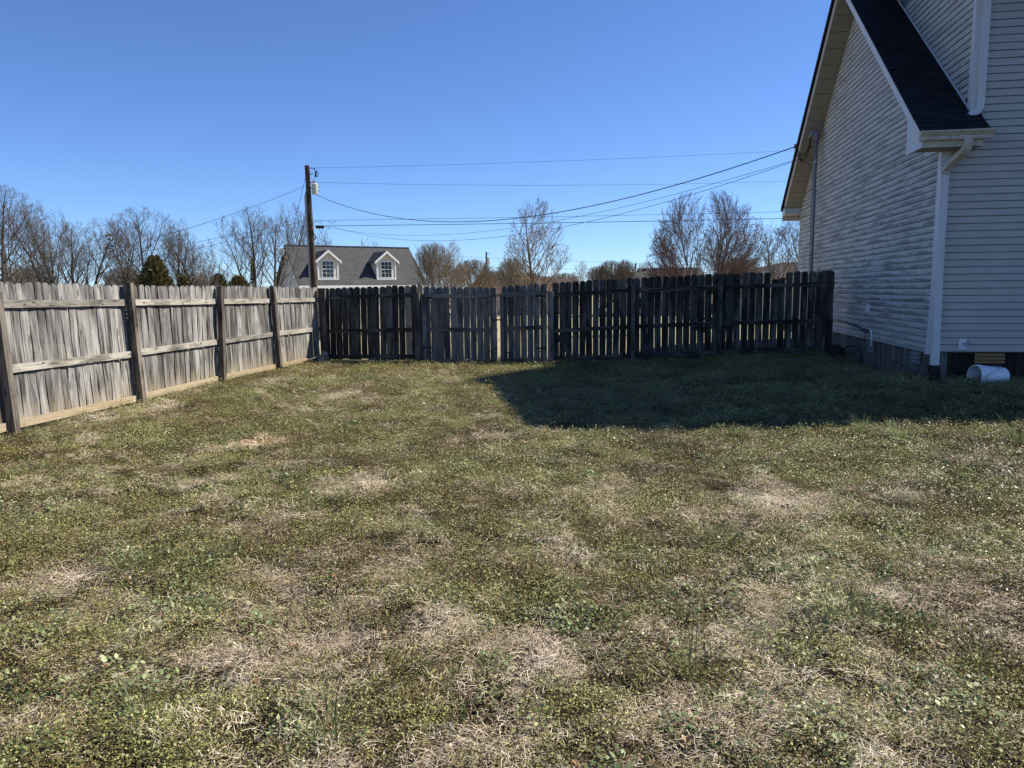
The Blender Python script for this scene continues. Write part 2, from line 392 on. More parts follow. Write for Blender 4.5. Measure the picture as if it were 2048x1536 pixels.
def core():
    mb = MB()
    # foundation to gable, solid body just inside the boards
    pts = [(0.02, ZS - .01), (LEN - .02, ZS - .01), (LEN - .02, zt(LEN) - TH - .02), (SP, ZP - TH - .06), (0.02, zt(0) - TH - .02)]
    mb.prism([(0, s, z) for s, z in pts], (.02, 0, 0), (W, 0, 0))
    mb.build('wall_core', M['core'], house)
    mb = MB()
    pts = [(0.02, 3.3), (SP + .05, 3.3), (SP + .05, 7.55), (0.02, ZBUMP - .12)]
    mb.prism([(0, s, z) for s, z in pts], (BF + .02, 0, 0), (W - .01, 0, 0))
    mb.build('upper_wall_core', M['core'], house)
core()

def board(mb, axis, a0, a1, b0, b1, z0, h, off, lap=0.0):
    """siding board: bottom edge runs a0..a1, top edge b0..b1; axis 's': on the side wall (faces -x), 'f': on the front wall (faces -y)"""
    prof = [(.0155 + lap, 0, 0), (.0155 + lap, .0065, .1), (.0125 + lap, h * .50, .5), (.0105 + lap, h * .54, .55), (.0075, h - .001, 1), (-.001, h + .006, 1), (-.001, 0, 0)]
    A = []; B = []
    for d, dz, t in prof:
        p0 = a0 + (b0 - a0) * t; p1 = a1 + (b1 - a1) * t
        if axis == 's': A.append((off - d, p0, z0 + dz)); B.append((off - d, p1, z0 + dz))
        else: A.append((p0, off - d, z0 + dz)); B.append((p1, off - d, z0 + dz))
    n = len(prof); fs = [(i, (i+1) % n, n + (i+1) % n, n + i) for i in range(n)] + [tuple(range(n))[::-1], tuple(range(n, 2*n))]
    mb.add(A + B, fs)
    return len(mb.f) - len(fs) + n - 1

def lay(axis, off, z0, rows, lo, hi, seams, mat):
    """lo, hi: functions of z giving the ends of the course"""
    for k in range(rows):
        z = z0 + k * EXP
        l0, l1, h0, h1 = lo(z), lo(z + EXP), hi(z), hi(z + EXP)
        if h0 - l0 < .06: continue
        cuts = [c + .35 * ((k // 2) * 7 % 5 - 2) + .11 * ((k // 2) * 3 % 4) for c in seams]
        cuts = [c for c in cuts if max(l0, l1) + .25 < c < min(h0, h1) - .25]
        e = [None] + cuts + [None]
        for i in range(len(e) - 1):
            a0, b0 = (l0, l1) if e[i] is None else (e[i], e[i])
            a1, b1 = (h0, h1) if e[i+1] is None else (e[i+1] - .0015, e[i+1] - .0015)
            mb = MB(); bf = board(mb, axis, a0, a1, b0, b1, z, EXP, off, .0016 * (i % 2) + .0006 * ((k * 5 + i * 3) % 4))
            me = mb.mesh('siding_board', [mat, M['shade_grime']]); me.polygons[bf].material_index = 1; me.polygons[0].material_index = 1; obj('siding_board', me, house)
def side_lo(z):
    zz = zt(0) - TH
    return .02 if z < zz else (z + TH - ZE) / K1 + S0
def side_hi(z):
    zz = zt(LEN) - TH
    return LEN - .03 if z < zz else SP + (ZP - (z + TH)) / K2
lay('s', 0, ZS, 66, side_lo, side_hi, [3.1, 6.7], M['siding'])
lay('f', 0, ZS, 27, lambda z: .09, lambda z: 6.0, [1.15 + .0], M['siding_clean'])
lay('f', 0, ZS + 27 * EXP, 3, lambda z: .09, lambda z: 6.0, [1.6], M['siding_clean'])
lay('f', 0, ZS + 30 * EXP, 24, lambda z: BF + .1, lambda z: 6.0, [1.5], M['siding_clean'])
# wall of the upper storey that faces the camera's left, cut by the roof slope
def up_hi(z): return max(.0, min((z - ZE - .05) / K1 + S0, 4.55))
lay('s', BF, 3.95, 25, lambda z: .03, lambda z: up_hi(z), [2.3], M['siding'])

# foundation (side, front)
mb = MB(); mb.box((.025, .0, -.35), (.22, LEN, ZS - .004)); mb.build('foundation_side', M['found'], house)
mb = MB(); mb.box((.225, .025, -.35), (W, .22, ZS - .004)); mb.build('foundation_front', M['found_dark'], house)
# cracks in the parging: thin recess-coloured raised hairlines
def crack(pts, w=.006):
    mb = MB(); mb.tube([(.024, s, z) for s, z in pts], w, 4); mb.build('parging_crack', M['found_dark'], house)
crack([(1.1, .10), (1.12, .33), (1.45, .40), (1.75, .36), (1.95, .60)])
crack([(1.45, .40), (1.42, .62)], .004); crack([(2.75, -.1), (2.7, .3), (2.55, .66)], .006); crack([(2.1, .45), (2.4, .52), (2.5, .4)], .004)

# roof: back slope slab, front strip slab, shed roof over the upper storey
def roof_slab(name, sA, zA, sB, zB, f0, f1, th, mat):
    mb = MB(); mb.prism([(0, sA, zA), (0, sB, zB), (0, sB, zB - th), (0, sA, zA - th)], (f0, 0, 0), (f1, 0, 0)); return mb.build(name, mat, house)
roof_slab('back_roof', SP - .0, ZP, S1 + .05, zt(S1 + .05), -OV - .055, W, .085, M['shingle'])
roof_slab('roof_deck', S0, ZE - .05, SP + .02, ZP - .035, -OV + .005, BF + .05, .03, M['core'])
roof_slab('roof_deck', S0, ZE - .05, -.03, zt(-.03) - .05, BF + .05, .42, .03, M['core'])
roof_slab('back_roof_deck', SP, ZP - .05, S1, ZB - .05, -OV + .005, W, .03, M['core'])
roof_slab('upper_roof', -.47, ZBUMP, SP + .35, 7.74, BF - .38, W, .14, M['shingle'])
mb = MB(); mb.box((BF - .36, -.46, ZBUMP - .24), (W, -.44, ZBUMP - .03)); mb.build('upper_fascia', M['trim'], house)
mb = MB(); mb.box((BF - .36, -.44, ZBUMP - .24), (W, .0, ZBUMP - .22)); mb.build('upper_soffit', M['soffit'], house)

# shingles on the strip of front slope, tab by tab
dirS = Vector((0, SP - S0, ZP - ZE)).normalized(); nrm = Vector((0, -dirS.z, dirS.y))
L = math.hypot(SP - S0, ZP - ZE); rows = 50; step = L / rows
shs = []
for v in range(5):
    mb = MB(); w = .298; mb.hexa([(0, -.006, .006), (w, -.006, .006), (w, step * 1.15, -.002), (0, step * 1.15, -.002),
                                   (0, -.006, .013), (w, -.006, .013), (w, step * 1.15, .004), (0, step * 1.15, .004)])
    shs.append(mb.mesh('roof_shingle', M['shingle']))
rotx = math.atan2(ZP - ZE, SP - S0); cnt = 0
fl = -OV - .03
for k in range(rows):
    x = fl; first = (.298, .10, .20)[k % 3]
    xe = .44 if S0 + dirS.y * (k + 1) * step < .05 else BF - .02
    while x < xe:
        w = first if x == fl else .298
        w = min(w, xe - x)
        if w < .03: break
        P = Vector((x, S0, ZE - .012)) + dirS * (k * step)
        obj('roof_shingle', shs[(k * 3 + cnt) % 5], house, loc=P, rot=(rotx, 0, 0), scale=((w - .004) / .298, 1, 1 + .5 * random.random()))
        x += w; cnt += 1

# rake boards, soffit panels
def rake(sA, zA, sB, zB, tag_):
    mb = MB(); mb.prism([(-OV, sA, zA - .055), (-OV, sB, zB - .055), (-OV, sB, zB - TH + .02), (-OV, sA, zA - TH + .02)], (0, 0, 0), (.022, 0, 0)); mb.build('rake_fascia', M['trim'], house)
    mb = MB(); mb.prism([(-OV - .012, sA, zA - .05), (-OV - .012, sB, zB - .05), (-OV - .012, sB, zB - .075), (-OV - .012, sA, zA - .075)], (0, 0, 0), (.03, 0, 0)); mb.build('drip_edge', M['trim'], house)
    n = int(abs(sB - sA) / .155)
    for i in range(n):
        a = sA + (sB - sA) * i / n; b = sA + (sB - sA) * (i + 1) / n
        g = .013 if sB > sA else -.013
        za = zA + (zB - zA) * i / n - TH + .018; zb = zA + (zB - zA) * (i + 1) / n - TH + .018
        d = .007 if i % 2 else 0.0
        mb = MB(); mb.prism([(0, a + g, za + d), (0, b - g, zb + d), (0, b - g, zb + d + .01), (0, a + g, za + d + .01)], (-OV + .022, 0, 0), (.0, 0, 0)); mb.build('soffit_panel', M['soffit'], house)
    mb = MB(); mb.prism([(-.045, sA, zA - TH - .002), (-.045, sB, zB - TH - .002), (-.045, sB, zB - TH + .016), (-.045, sA, zA - TH + .016)], (0, 0, 0), (.02, 0, 0)); mb.build('soffit_channel', M['soffit'], house)
rake(-.02, zt(-.02), SP, ZP, 'f'); rake(LEN + .0, zt(LEN), SP, ZP, 'b')
# dark shingle edge overhanging the back rake
# boxed returns: back end and front end
mb = MB(); mb.prism([(0, LEN - .02, zt(LEN) - TH + .01), (0, S1, zt(S1) - .06), (0, S1, zt(LEN) - TH - .16), (0, LEN - .02, zt(LEN) - TH - .16)], (-OV, 0, 0), (.0, 0, 0)); mb.build('back_eave_return', M['trim'], house)
mb = MB(); mb.box((-OV, S1 + .002, 3.42), (W, S1 + .10, 3.72)); mb.build('back_gutter', M['gutter'], house)
zf = 3.53
mb = MB(); mb.prism([(0, -.39, zf), (0, .22, zf), (0, .22, zt(.22) - TH + .03), (0, -.02, zt(-.02) - TH + .03), (0, -.02, zt(-.02) - .06), (0, -.39, zt(-.39) - .06)], (-OV - .001, 0, 0), (-OV + .02, 0, 0)); mb.build('rake_return_panel', M['trim'], house)
mb = MB(); mb.box((-OV + .02, -.39, zf), (.36, -.37, zt(-.39) - .06)); mb.build('eave_fascia', M['gutter'], house)
mb = MB(); mb.box((-OV + .02, -.37, zf), (.36, .0, zf + .012)); mb.build('eave_soffit', M['soffit'], house)
mb = MB(); mb.box((.345, -.37, zf + .012), (.36, .0, zt(-.39) - .08)); mb.build('eave_end_board', M['gutter'], house)
# K-style gutter
mb = MB(); g0, g1 = -OV - .045, .465; zg = 3.615
prof = [(-.392, zg), (-.455, zg), (-.462, zg + .02), (-.462, zg + .045), (-.505, zg + .095), (-.515, zg + .10), (-.515, zg + .118), (-.500, zg + .118), (-.500, zg + .108), (-.496, zg + .10), (-.452, zg + .048), (-.452, zg + .022), (-.449, zg + .008), (-.398, zg + .008), (-.398, zg + .115), (-.392, zg + .115)]
mb.prism([(0, a, b) for a, b in prof], (g0, 0, 0), (g1, 0, 0))
gut = mb.build('gutter', M['gutter'], house)
for x in (g0, g1):
    mb = MB(); mb.prism([(0, -.392, zg), (0, -.455, zg), (0, -.462, zg + .045), (0, -.512, zg + .10), (0, -.512, zg + .116), (0, -.392, zg + .116)], (x - .002, 0, 0), (x + .002, 0, 0)); mb.build('end_cap', M['gutter'], gut)
# corner trims
def flared_corner():
    mb = MB()
    mb.box((-.026, .0, 1.25), (.0, .095, 3.53)); mb.box((-.026, -.026, .66), (.095, -.0, 3.53))
    # loose lower part bowing out towards the camera's left
    for k in range(6):
        z0 = 1.25 - k * .10; z1 = z0 - .10; a = .028 * (k / 6) ** 1.5; b = .028 * ((k + 1) / 6) ** 1.5
        mb.hexa([(-.03 - b, -.01, z1), (-.0 - b, -.01, z1), (-.0 - b, .10, z1), (-.03 - b, .10, z1), (-.03 - a, -.01, z0), (-.0 - a, -.01, z0), (-.0 - a, .10, z0), (-.03 - a, .10, z0)])
    mb.build('corner_trim', M['trim'], house)
flared_corner()
mb = MB(); mb.box((-.022, LEN - .03, .66), (.01, LEN + .02, 3.45)); mb.build('corner_trim', M['trim'], house)
mb = MB(); mb.box((BF - .024, .0, 3.98), (BF, .075, 6.0)); mb.box((BF - .024, -.024, 3.9), (BF + .09, .0, 6.0)); mb.build('corner_trim', M['trim'], house)
mb = MB(); mb.prism([(0, .02, zt(.02) + .012), (0, 4.3, zt(4.3) + .012), (0, 4.3, zt(4.3) + .055), (0, .02, zt(.02) + .055)], (BF - .028, 0, 0), (BF - .018, 0, 0)); mb.build('roof_joint_trim', M['trim'], house)
mb = MB(); mb.box((-.02, .1, ZS - .018), (.004, LEN, ZS - .001)); mb.build('starter_strip', M['trim'], house)

# downspouts
def pipe_box(mb, pts, w, d):
    """rectangular pipe through points (f, s, z), width along f, depth along s"""
    n = len(pts); ring = []
    for i, p in enumerate(pts):
        D = (Vector(pts[min(i+1, n-1)]) - Vector(pts[max(i-1, 0)])).normalized()
        X = Vector((1, 0, 0)); X = (X - D * X.dot(D)).normalized(); Y = D.cross(X)
        P = Vector(p); ring.append([P - X*w/2 - Y*d/2, P + X*w/2 - Y*d/2, P + X*w/2 + Y*d/2, P - X*w/2 + Y*d/2])
    for i in range(n - 1): mb.add(ring[i] + ring[i+1], [(0,1,5,4),(1,2,6,5),(2,3,7,6),(3,0,4,7)])
    mb.add(ring[0], [(3,2,1,0)]); mb.add(ring[-1], [(0,1,2,3)])
mb = MB()
pipe_box(mb, [(.15, -.44, 3.62), (.152, -.435, 3.55), (.145, -.42, 3.50), (.125, -.38, 3.45), (.09, -.29, 3.40), (.05, -.17, 3.33), (.02, -.09, 3.26), (.012, -.068, 3.20)], .10, .07)
ds = mb.build('downspout', M['gutter'], house)
mb = MB(); pipe_box(mb, [(.012, -.066, 3.24), (.012, -.066, 2.55), (.002, -.075, 2.2), (.016, -.066, 1.8), (.026, -.062, 1.2), (.03, -.062, .90)], .098, .07); mb.build('downspout_pipe', M['trim'], ds)
mb = MB(); pipe_box(mb, [(.03, -.062, .915), (.03, -.064, .50)], .104, .076); mb.build('downspout_pipe', M['trim'], ds)
mb = MB()
for k in range(9):
    r = .062 + .007 * (k % 2); z = .50 - k * .034
    mb.box((.03 - r - .002 * k, -.064 - r, z - .034), (.03 + r, -.064 + r * .7, z))
mb.build('drain_adapter', M['black'], house)
mb = MB()
pipe_box(mb, [(BF + .095, -.055, 6.02), (BF + .095, -.055, 4.18), (BF + .090, -.06, 4.10), (BF + .06, -.065, 4.05), (BF + .0, -.07, 4.012), (BF - .045, -.075, 3.99)], .088, .062)
mb.build('upper_downspout', M['trim'], house)

# foundation vents with louvres
def vent(face, c, z, w, h, n, mat):
    mb = MB()
    if face == 's': mb.box((.018, c - w/2, z - h/2), (.026, c + w/2, z + h/2))
    else: mb.box((c - w/2, .018, z - h/2), (c + w/2, .026, z + h/2))
    v = mb.build('foundation_vent', M['black'] , house)
    for k in range(n):
        mb = MB(); z0 = z - h/2 + h * k / n; z1 = z0 + h / n * .85
        if face == 's': mb.prism([(-.02, 0, z0), (-.018, 0, z0 + .008), (.014, 0, z1), (.016, 0, z0 + .01)], (0, c - w/2, 0), (0, c + w/2, 0))
        else: mb.prism([(0, -.02, z0), (0, -.018, z0 + .008), (0, .014, z1), (0, .016, z0 + .01)], (c - w/2, 0, 0), (c + w/2, 0, 0))
        mb.build('slat', mat, v)
vent('s', .62, .565, .42, .20, 3, M['vent_grey']); vent('s', 2.95, .545, .42, .20, 3, M['vent_grey'])
vent('f', .79, .605, .40, .155, 3, M['vent_tan'])

# fixtures on the walls
sp_ = thing('wall_spigot', 'garden tap on a small white mounting block low on the front siding', 'tap', hp(.41, -.02, .80), -AZ)
mb = MB(); mb.box((-.055, -.012, -.07), (.055, .006, .075)); mb.build('mounting_block', M['white'], sp_)
mb = MB(); mb.tube([(0, -.01, .01), (0, -.07, .01), (.0, -.10, -.01), (0, -.105, -.045)], .011, 8); mb.build('spout', M['steel'], sp_)
mb = MB(); mb.tube([(.0, -.055, .01), (.045, -.075, .035)], .007, 6)
for k in range(8):
    a = k * math.pi / 4; mb.tube([(.045 + .024 * math.cos(a), -.075, .035 + .024 * math.sin(a)), (.045 + .024 * math.cos(a + .8), -.075, .035 + .024 * math.sin(a + .8))], .006, 5)
mb.build('handle', M['steel'], sp_)
ob = thing('outlet_cover', 'white covered electrical outlet on the mildewed side wall', 'outlet', hp(-.03, 3.12, 1.24), -AZ)
mb = MB(); mb.box((-.0, -.055, -.075), (.025, .055, .075)); mb.build('cover_box', M['white'], ob)
mb = MB(); mb.box((-.03, -.045, -.05), (-.001, .045, .065)); mb.build('cover_flap', M['white'], ob)

cd = thing('wall_conduit', 'white elbow conduit with bundled wires above the side foundation vent', 'conduit', hp(-.04, 2.75, .62), -AZ)
mb = MB(); mb.tube([(0, 0, -.06), (0, 0, .14), (0, .02, .20), (0, .07, .23), (0, .13, .23)], .018, 8); mb.build('elbow', M['white'], cd, smooth=True)
mb = MB(); mb.tube([(-.01, .13, .23), (-.02, .45, .22), (-.02, .9, .26), (-.02, 1.6, .30), (-.015, 2.6, .33)], .010, 5)
mb.tube([(-.02, .13, .20), (-.03, .40, .18), (-.03, .8, .25), (-.02, 1.5, .28), (-.02, 2.6, .31)], .007, 5)
mb.tube([(-.03, .10, .24), (-.04, .22, .16), (-.03, .35, .25), (-.04, .5, .19)], .008, 5); mb.tube([(-.02, .35, .21), (-.03, .36, .08), (-.02, .34, .0)], .005, 5)
mb.build('cable_bundle', M['black'], cd)

mast = thing('electric_service_mast', 'grey conduit mast with weatherhead fixed to the side wall near the far eave', 'service mast', hp(-.15, 7.43, 0), -AZ)
mb = MB(); mb.tube([(0, 0, .6), (0, 0, 5.12)], .038, 10); mb.build('pipe', M['pvc'], mast, smooth=True)
mb = MB()
for z in (4.55, 2.55): mb.tube([(0, 0, z), (0, 0, z + .05)], .045, 10)
mb.build('pipe_clamp', M['steel'], mast)
mb = MB(); mb.tube([(.02, 0, 5.07), (.0, 0, 5.18), (-.03, -.0, 5.24), (-.09, 0, 5.24), (-.15, 0, 5.15)], [.055, .075, .08, .07, .04], 10); mb.build('weatherhead', M['pvc'], mast, smooth=True)
for i, (dz, dy) in enumerate(((0, 0), (-.12, .05), (-.25, -.04))):
    mb = MB(); mb.tube([(-.13, dy, 5.14), (-.14, dy, 5.0 + dz * .3), (-.17, dy + .2, 4.86 + dz * .6), (-.22, dy + .45, 4.80 + dz * .7), (-.29, .72, 4.98 + dz * .5)], .011, 5); mb.build('service_loop', M['black'], mast)
cb = thing('wall_cable', 'thin black cable running down the siding beside the grey service mast', 'cable', hp(-.03, 8.25, 0), -AZ)
mb = MB(); mb.tube([(-.40, -.35, 4.72), (-.2, -.25, 4.66), (-.02, -.1, 4.52), (0, 0, 4.45), (0, .02, 3.4), (.0, -.02, 2.4), (0, 0, .7)], .007, 5); mb.build('cable', M['black'], cb)
cl = thing('service_clevis', 'brown insulator bracket on the rake board where the twisted service cable lands', 'insulator', hp(-.43, 8.20, 5.08), -AZ)
mb = MB(); mb.tube([(-.05, 0, -.045), (-.05, 0, -.015), (-.05, 0, .015), (-.05, 0, .045)], [.035, .022, .022, .035], 8); mb.build('spool', M['porcelain'], cl)
mb = MB(); mb.tube([(.02, 0, .06), (-.06, 0, .06), (-.06, 0, -.06), (.02, 0, -.06)], .008, 5); mb.build('bracket', M['steel'], cl)

# ------------------------------------------------------------------ fences
def picket_mesh(name, mat, var, dog=.028, rough=0.0, w=.14):
    rr = random.Random(var * 7 + 3); mb = MB(); th = .016; segs = 5
    bow = [(rr.random() - .5) * .018 * rough for _ in range(segs + 1)]; lean = [(rr.random() - .5) * .014 * rough for _ in range(segs + 1)]
    rings = []
    for k in range(segs + 1):
        z = k / segs * .975; x = bow[k]; y = lean[k]; ww = w / 2 * (1 - .03 * rr.random() * rough)
        tw = (rr.random() - .5) * .012 * rough
        rings.append([(x - ww, y - th/2 + tw, z), (x + ww, y - th/2 - tw, z), (x + ww, y + th/2 - tw, z), (x - ww, y + th/2 + tw, z)])
    x = bow[-1]; y = lean[-1]; d1, d2 = dog * (.8 + .5 * rr.random() * (1 + rough)), dog * (.8 + .5 * rr.random() * (1 + rough)); zt_ = 1.0 - .006 * rr.random() * rough
    rings.append([(x - w/2 + d1, y - th/2, zt_), (x + w/2 - d2, y - th/2, zt_), (x + w/2 - d2, y + th/2, zt_), (x - w/2 + d1, y + th/2, zt_)])
    base = 0
    for i in range(len(rings) - 1): mb.add(rings[i] + rings[i+1], [(0,1,5,4),(1,2,6,5),(2,3,7,6),(3,0,4,7)])
    mb.add(rings[0], [(3,2,1,0)]); mb.add(rings[-1], [(0,1,2,3)])
    return mb.mesh(name, mat)

def post(parent, base, top, mat, w=.09, ang=0.0, org=Vector((0,0,0))):
    mb = MB(); B = Vector(base) ; T = Vector(top); c, s = math.cos(ang) * w / 2, math.sin(ang) * w / 2
    q = [Vector((-c + s, -s - c, 0)), Vector((c + s, s - c, 0)), Vector((c - s, s + c, 0)), Vector((-c - s, -s + c, 0))]
    n = 4; ring = [[(T - B) * (k / n) + p + Vector(((random.random() - .5) * .006, 0, 0)) * (0 < k < n) for p in q] for k in range(n + 1)]
    for i in range(n): mb.add(ring[i] + ring[i+1], [(0,1,5,4),(1,2,6,5),(2,3,7,6),(3,0,4,7)])
    mb.add(ring[0], [(3,2,1,0)]); mb.add(ring[-1], [(0,1,2,3)])
    return mb.build('post', mat, parent, loc=B - org)

def rail(parent, A, B, mat, h=.088, d=.038, org=Vector((0,0,0)), sag=0.0):
    """rail along local Z so that the grain follows it"""
    A = Vector(A); B = Vector(B); D = B - A; Ln = D.length; mb = MB(); n = 6; ring = []
    for k in range(n + 1):
        z = Ln * k / n; s = -sag * 4 * (k / n) * (1 - k / n) + (random.random() - .5) * .004
        ring.append([(-h/2 + s, -d/2, z), (h/2 + s, -d/2, z), (h/2 + s, d/2, z), (-h/2 + s, d/2, z)])
    for i in range(n): mb.add(ring[i] + ring[i+1], [(0,1,5,4),(1,2,6,5),(2,3,7,6),(3,0,4,7)])
    mb.add(ring[0], [(3,2,1,0)]); mb.add(ring[-1], [(0,1,2,3)])
    o = mb.build('rail', mat, parent)
    Z = D.normalized(); Xa = (Vector((0,0,1)) - Z * Z.z).normalized(); Ya = Z.cross(Xa)
    mt = Matrix((Xa, Ya, Z)).transposed().to_4x4(); mt.translation = A - org
    o.matrix_basis = mt
    return o

def nrmv(D): return Vector((D.y, -D.x, 0)).normalized()    # to the right of travel

# -- left fence: posts stand on the yard side; travel away from camera, yard at right
LP = [((-5.50, 5.75, 0), (-5.55, 5.75, 1.70)), ((-5.66, 8.46, 0), (-5.74, 8.46, 1.68)), ((-5.53, 11.18, 0), (-5.60, 11.15, 1.80)),
      ((-5.23, 13.57, 0), (-5.19, 13.57, 1.76)), ((-4.85, 15.73, 0), (-4.93, 15.71, 1.77)), ((-4.40, 17.62, 0), (-4.42, 17.62, 1.72))]
lf = thing('picket_fence', 'sunlit weathered grey picket fence with leaning posts along the left side of the yard', 'fence', (-5.5, 8.5, 0))
ORG = Vector((-5.5, 8.5, 0))
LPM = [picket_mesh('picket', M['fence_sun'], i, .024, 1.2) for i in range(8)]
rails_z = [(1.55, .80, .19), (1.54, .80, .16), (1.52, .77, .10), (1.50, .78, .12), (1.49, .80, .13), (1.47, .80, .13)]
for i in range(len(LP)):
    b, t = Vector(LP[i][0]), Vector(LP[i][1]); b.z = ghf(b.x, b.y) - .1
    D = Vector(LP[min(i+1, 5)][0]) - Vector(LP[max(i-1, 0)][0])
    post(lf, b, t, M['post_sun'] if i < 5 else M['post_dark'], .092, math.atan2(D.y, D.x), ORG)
for i in range(len(LP) - 1):
    A = Vector(LP[i][0]); B = Vector(LP[i+1][0]); D = (B - A).normalized(); N = nrmv(D); Ln = (B - A).length
    At = Vector(LP[i][1]); Bt = Vector(LP[i+1][1])
    off = -(.046 + .020); offp = -(.046 + .040 + .014)
    for j in range(3):
        za, zb = rails_z[i][j], rails_z[i+1][j]
        if j == 1 and i == 1: za, zb = .80, .76
        ka, kb = za / 1.75, zb / 1.75
        ra = A.lerp(Vector((At.x, At.y, 0)), ka); rb = B.lerp(Vector((Bt.x, Bt.y, 0)), kb)
        g = .035 if (i, j) != (0, 0) else .03
        rail(lf, ra + N * off + D * g + Vector((0, 0, za + ghf(A.x, A.y))), rb + N * off - D * g + Vector((0, 0, zb + ghf(B.x, B.y))), M['rail_sun'], .092, .038, ORG, .006 * (random.random() - .5))
    n = round(Ln / .148); ang = math.atan2(D.y, D.x)
    for k in range(n):
        u = (k + .5) / n; P = A.lerp(B, u); T = Vector((At.x, At.y, 0)).lerp(Vector((Bt.x, Bt.y, 0)), u)
        zt_ = (1.815, 1.80, 1.775, 1.77, 1.765, 1.745)[i] * (1 - u) + (1.815, 1.80, 1.775, 1.77, 1.765, 1.745)[i+1] * u
        zt_ += (random.random() - .5) * .022; zb = ghf(P.x, P.y) + .03 + .03 * random.random()
        h = zt_ - zb; leanx = (T - P).dot(N); ly = (random.random() - .5) * .016
        P = P + N * (offp + (random.random() - .5) * .009)
        o = obj('picket', LPM[random.randrange(8)], lf, loc=(P.x - ORG.x, P.y - ORG.y, zb), scale=(.985 + .05 * random.random(), 1, h))
        o.rotation_euler = (math.atan2(leanx, 1.75) , ly, ang)

# -- back fence line
BD = Vector((math.cos(AZ), -math.sin(AZ), 0)); BN = Vector((-BD.y, BD.x, 0))     # BN: outward (away from the yard)
B0 = Vector((-4.30, 17.56, 0))
def bline(px):  # distance along the back fence line for a photo column
    u = (px - 1024) / FPX; u2 = u * cr + .0 ; k = u2 / (cp + .1 * sp)
    # solve (B0.x + t*BD.x) = k*(B0.y + t*BD.y)
    return (k * B0.y - B0.x) / (BD.x - k * BD.y)
DPM = {}
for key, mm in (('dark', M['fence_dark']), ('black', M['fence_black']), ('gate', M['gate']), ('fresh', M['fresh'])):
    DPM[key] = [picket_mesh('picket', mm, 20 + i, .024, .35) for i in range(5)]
def bpost(parent, org, t, ztop, mat, w=.09, push=0.0, lean=0.0):
    P = B0 + BD * t - BN * push; zb = ghf(P.x, P.y) - .1
    post(parent, (P.x, P.y, zb), (P.x + BD.x * lean, P.y + BD.y * lean, ztop), mat, w, -AZ, org)
def bpickets(parent, org, t0, t1, z0, z1, key, pitch=.153, off=.10, skip=(), bottom=.05, lean=0.0, alt=None, gap=.008):
    n = max(1, round((t1 - t0) / pitch))
    for k in range(n):
        if k in skip: continue
        u = (k + .5) / n; P = B0 + BD * (t0 + (t1 - t0) * u) + BN * (off + (random.random() - .5) * .006)
        zt_ = z0 + (z1 - z0) * u + (random.random() - .5) * .020; zb = ghf(P.x, P.y) + bottom + .02 * random.random()
        kk = key if alt is None or k not in alt else alt[k]
        sx = ((t1 - t0) / n - gap * (.15 + 1.5 * random.random())) / .14
        o = obj('picket', DPM[kk][random.randrange(5)], parent, loc=(P.x - org.x, P.y - org.y, zb), scale=(sx, 1, zt_ - zb))
        o.rotation_euler = ((random.random() - .5) * .008, lean * (1 - u) + (random.random() - .5) * .014, -AZ)
def brail(parent, org, t0, t1, za, zb, mat, off=.055, h=.088):
    A = B0 + BD * t0 + BN * off; B = B0 + BD * t1 + BN * off
    rail(parent, A + Vector((0, 0, za)), B + Vector((0, 0, zb)), mat, h, .038, org)

T = {k: bline(k) for k in (645, 650, 836, 845.5, 994.5, 1000.5, 1095, 1103, 1268, 1441, 1648, 1668)}
# left section
f1 = thing('picket_fence', 'dark mildewed short fence section between the sunlit left fence and the double gate', 'fence', B0)
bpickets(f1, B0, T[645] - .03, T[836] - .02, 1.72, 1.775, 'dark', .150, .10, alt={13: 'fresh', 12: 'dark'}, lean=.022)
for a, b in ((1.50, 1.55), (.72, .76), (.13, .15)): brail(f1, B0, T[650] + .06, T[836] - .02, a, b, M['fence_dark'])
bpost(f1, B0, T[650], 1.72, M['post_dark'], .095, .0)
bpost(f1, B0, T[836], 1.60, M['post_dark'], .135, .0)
P = B0 + BD * (T[836] + .05) + BN * .07
o = obj('picket', DPM['fresh'][0], f1, loc=(P.x - B0.x, P.y - B0.y, .02), rot=(0, 0, -AZ), scale=(.8, 1, 1.79))
# double gate leaves
def gate(label, ta, tb, z0, z1, rev=False):
    org = B0 + BD * ta; g = thing('fence_gate', label, 'gate', org, 0, 'leaves of the double gate')
    bpickets(g, org, ta + .02, tb - .02, z0, z1, 'gate', .152, .10, bottom=.05)
    for t, zz in ((ta + .05, z0 - .24), (tb - .05, z1 - .22)):
        P = B0 + BD * t + BN * .045
        post(g, (P.x, P.y, .06), (P.x, P.y, zz), M['gate'], .088, -AZ, org).name = 'stile'
    for a in (-.20, -.96, -1.68):
        o = rail(g, B0 + BD * (ta + .0) + BN * (.072 if a > -.5 else .075) + Vector((0, 0, z0 + a)), B0 + BD * (tb - .0) + BN * (.072 if a > -.5 else .075) + Vector((0, 0, z1 + a)), M['gate'], .09, .030, org)
    for t, sg in ((ta + .10, 1), (tb - .10, -1)):
        for zz, sz in ((z0 - .26, -1), (.16, 1)):
            mb = MB(); A = B0 + BD * t + BN * .02 + Vector((0, 0, zz + sz * .17)) - org; B = B0 + BD * (t + sg * .17) + BN * .02 + Vector((0, 0, zz)) - org
            mb.bar(A, B, .035, .02, BN); mb.build('corner_brace', M['gate'], g)
    return g
g1_ = gate('wide left leaf of the grey double gate, twelve pickets with wooden frame', T[845.5], T[994.5], 1.73, 1.70)
g2_ = gate('narrow right leaf of the grey double gate, beside the tall hinge post', T[1000.5], T[1095], 1.72, 1.78)
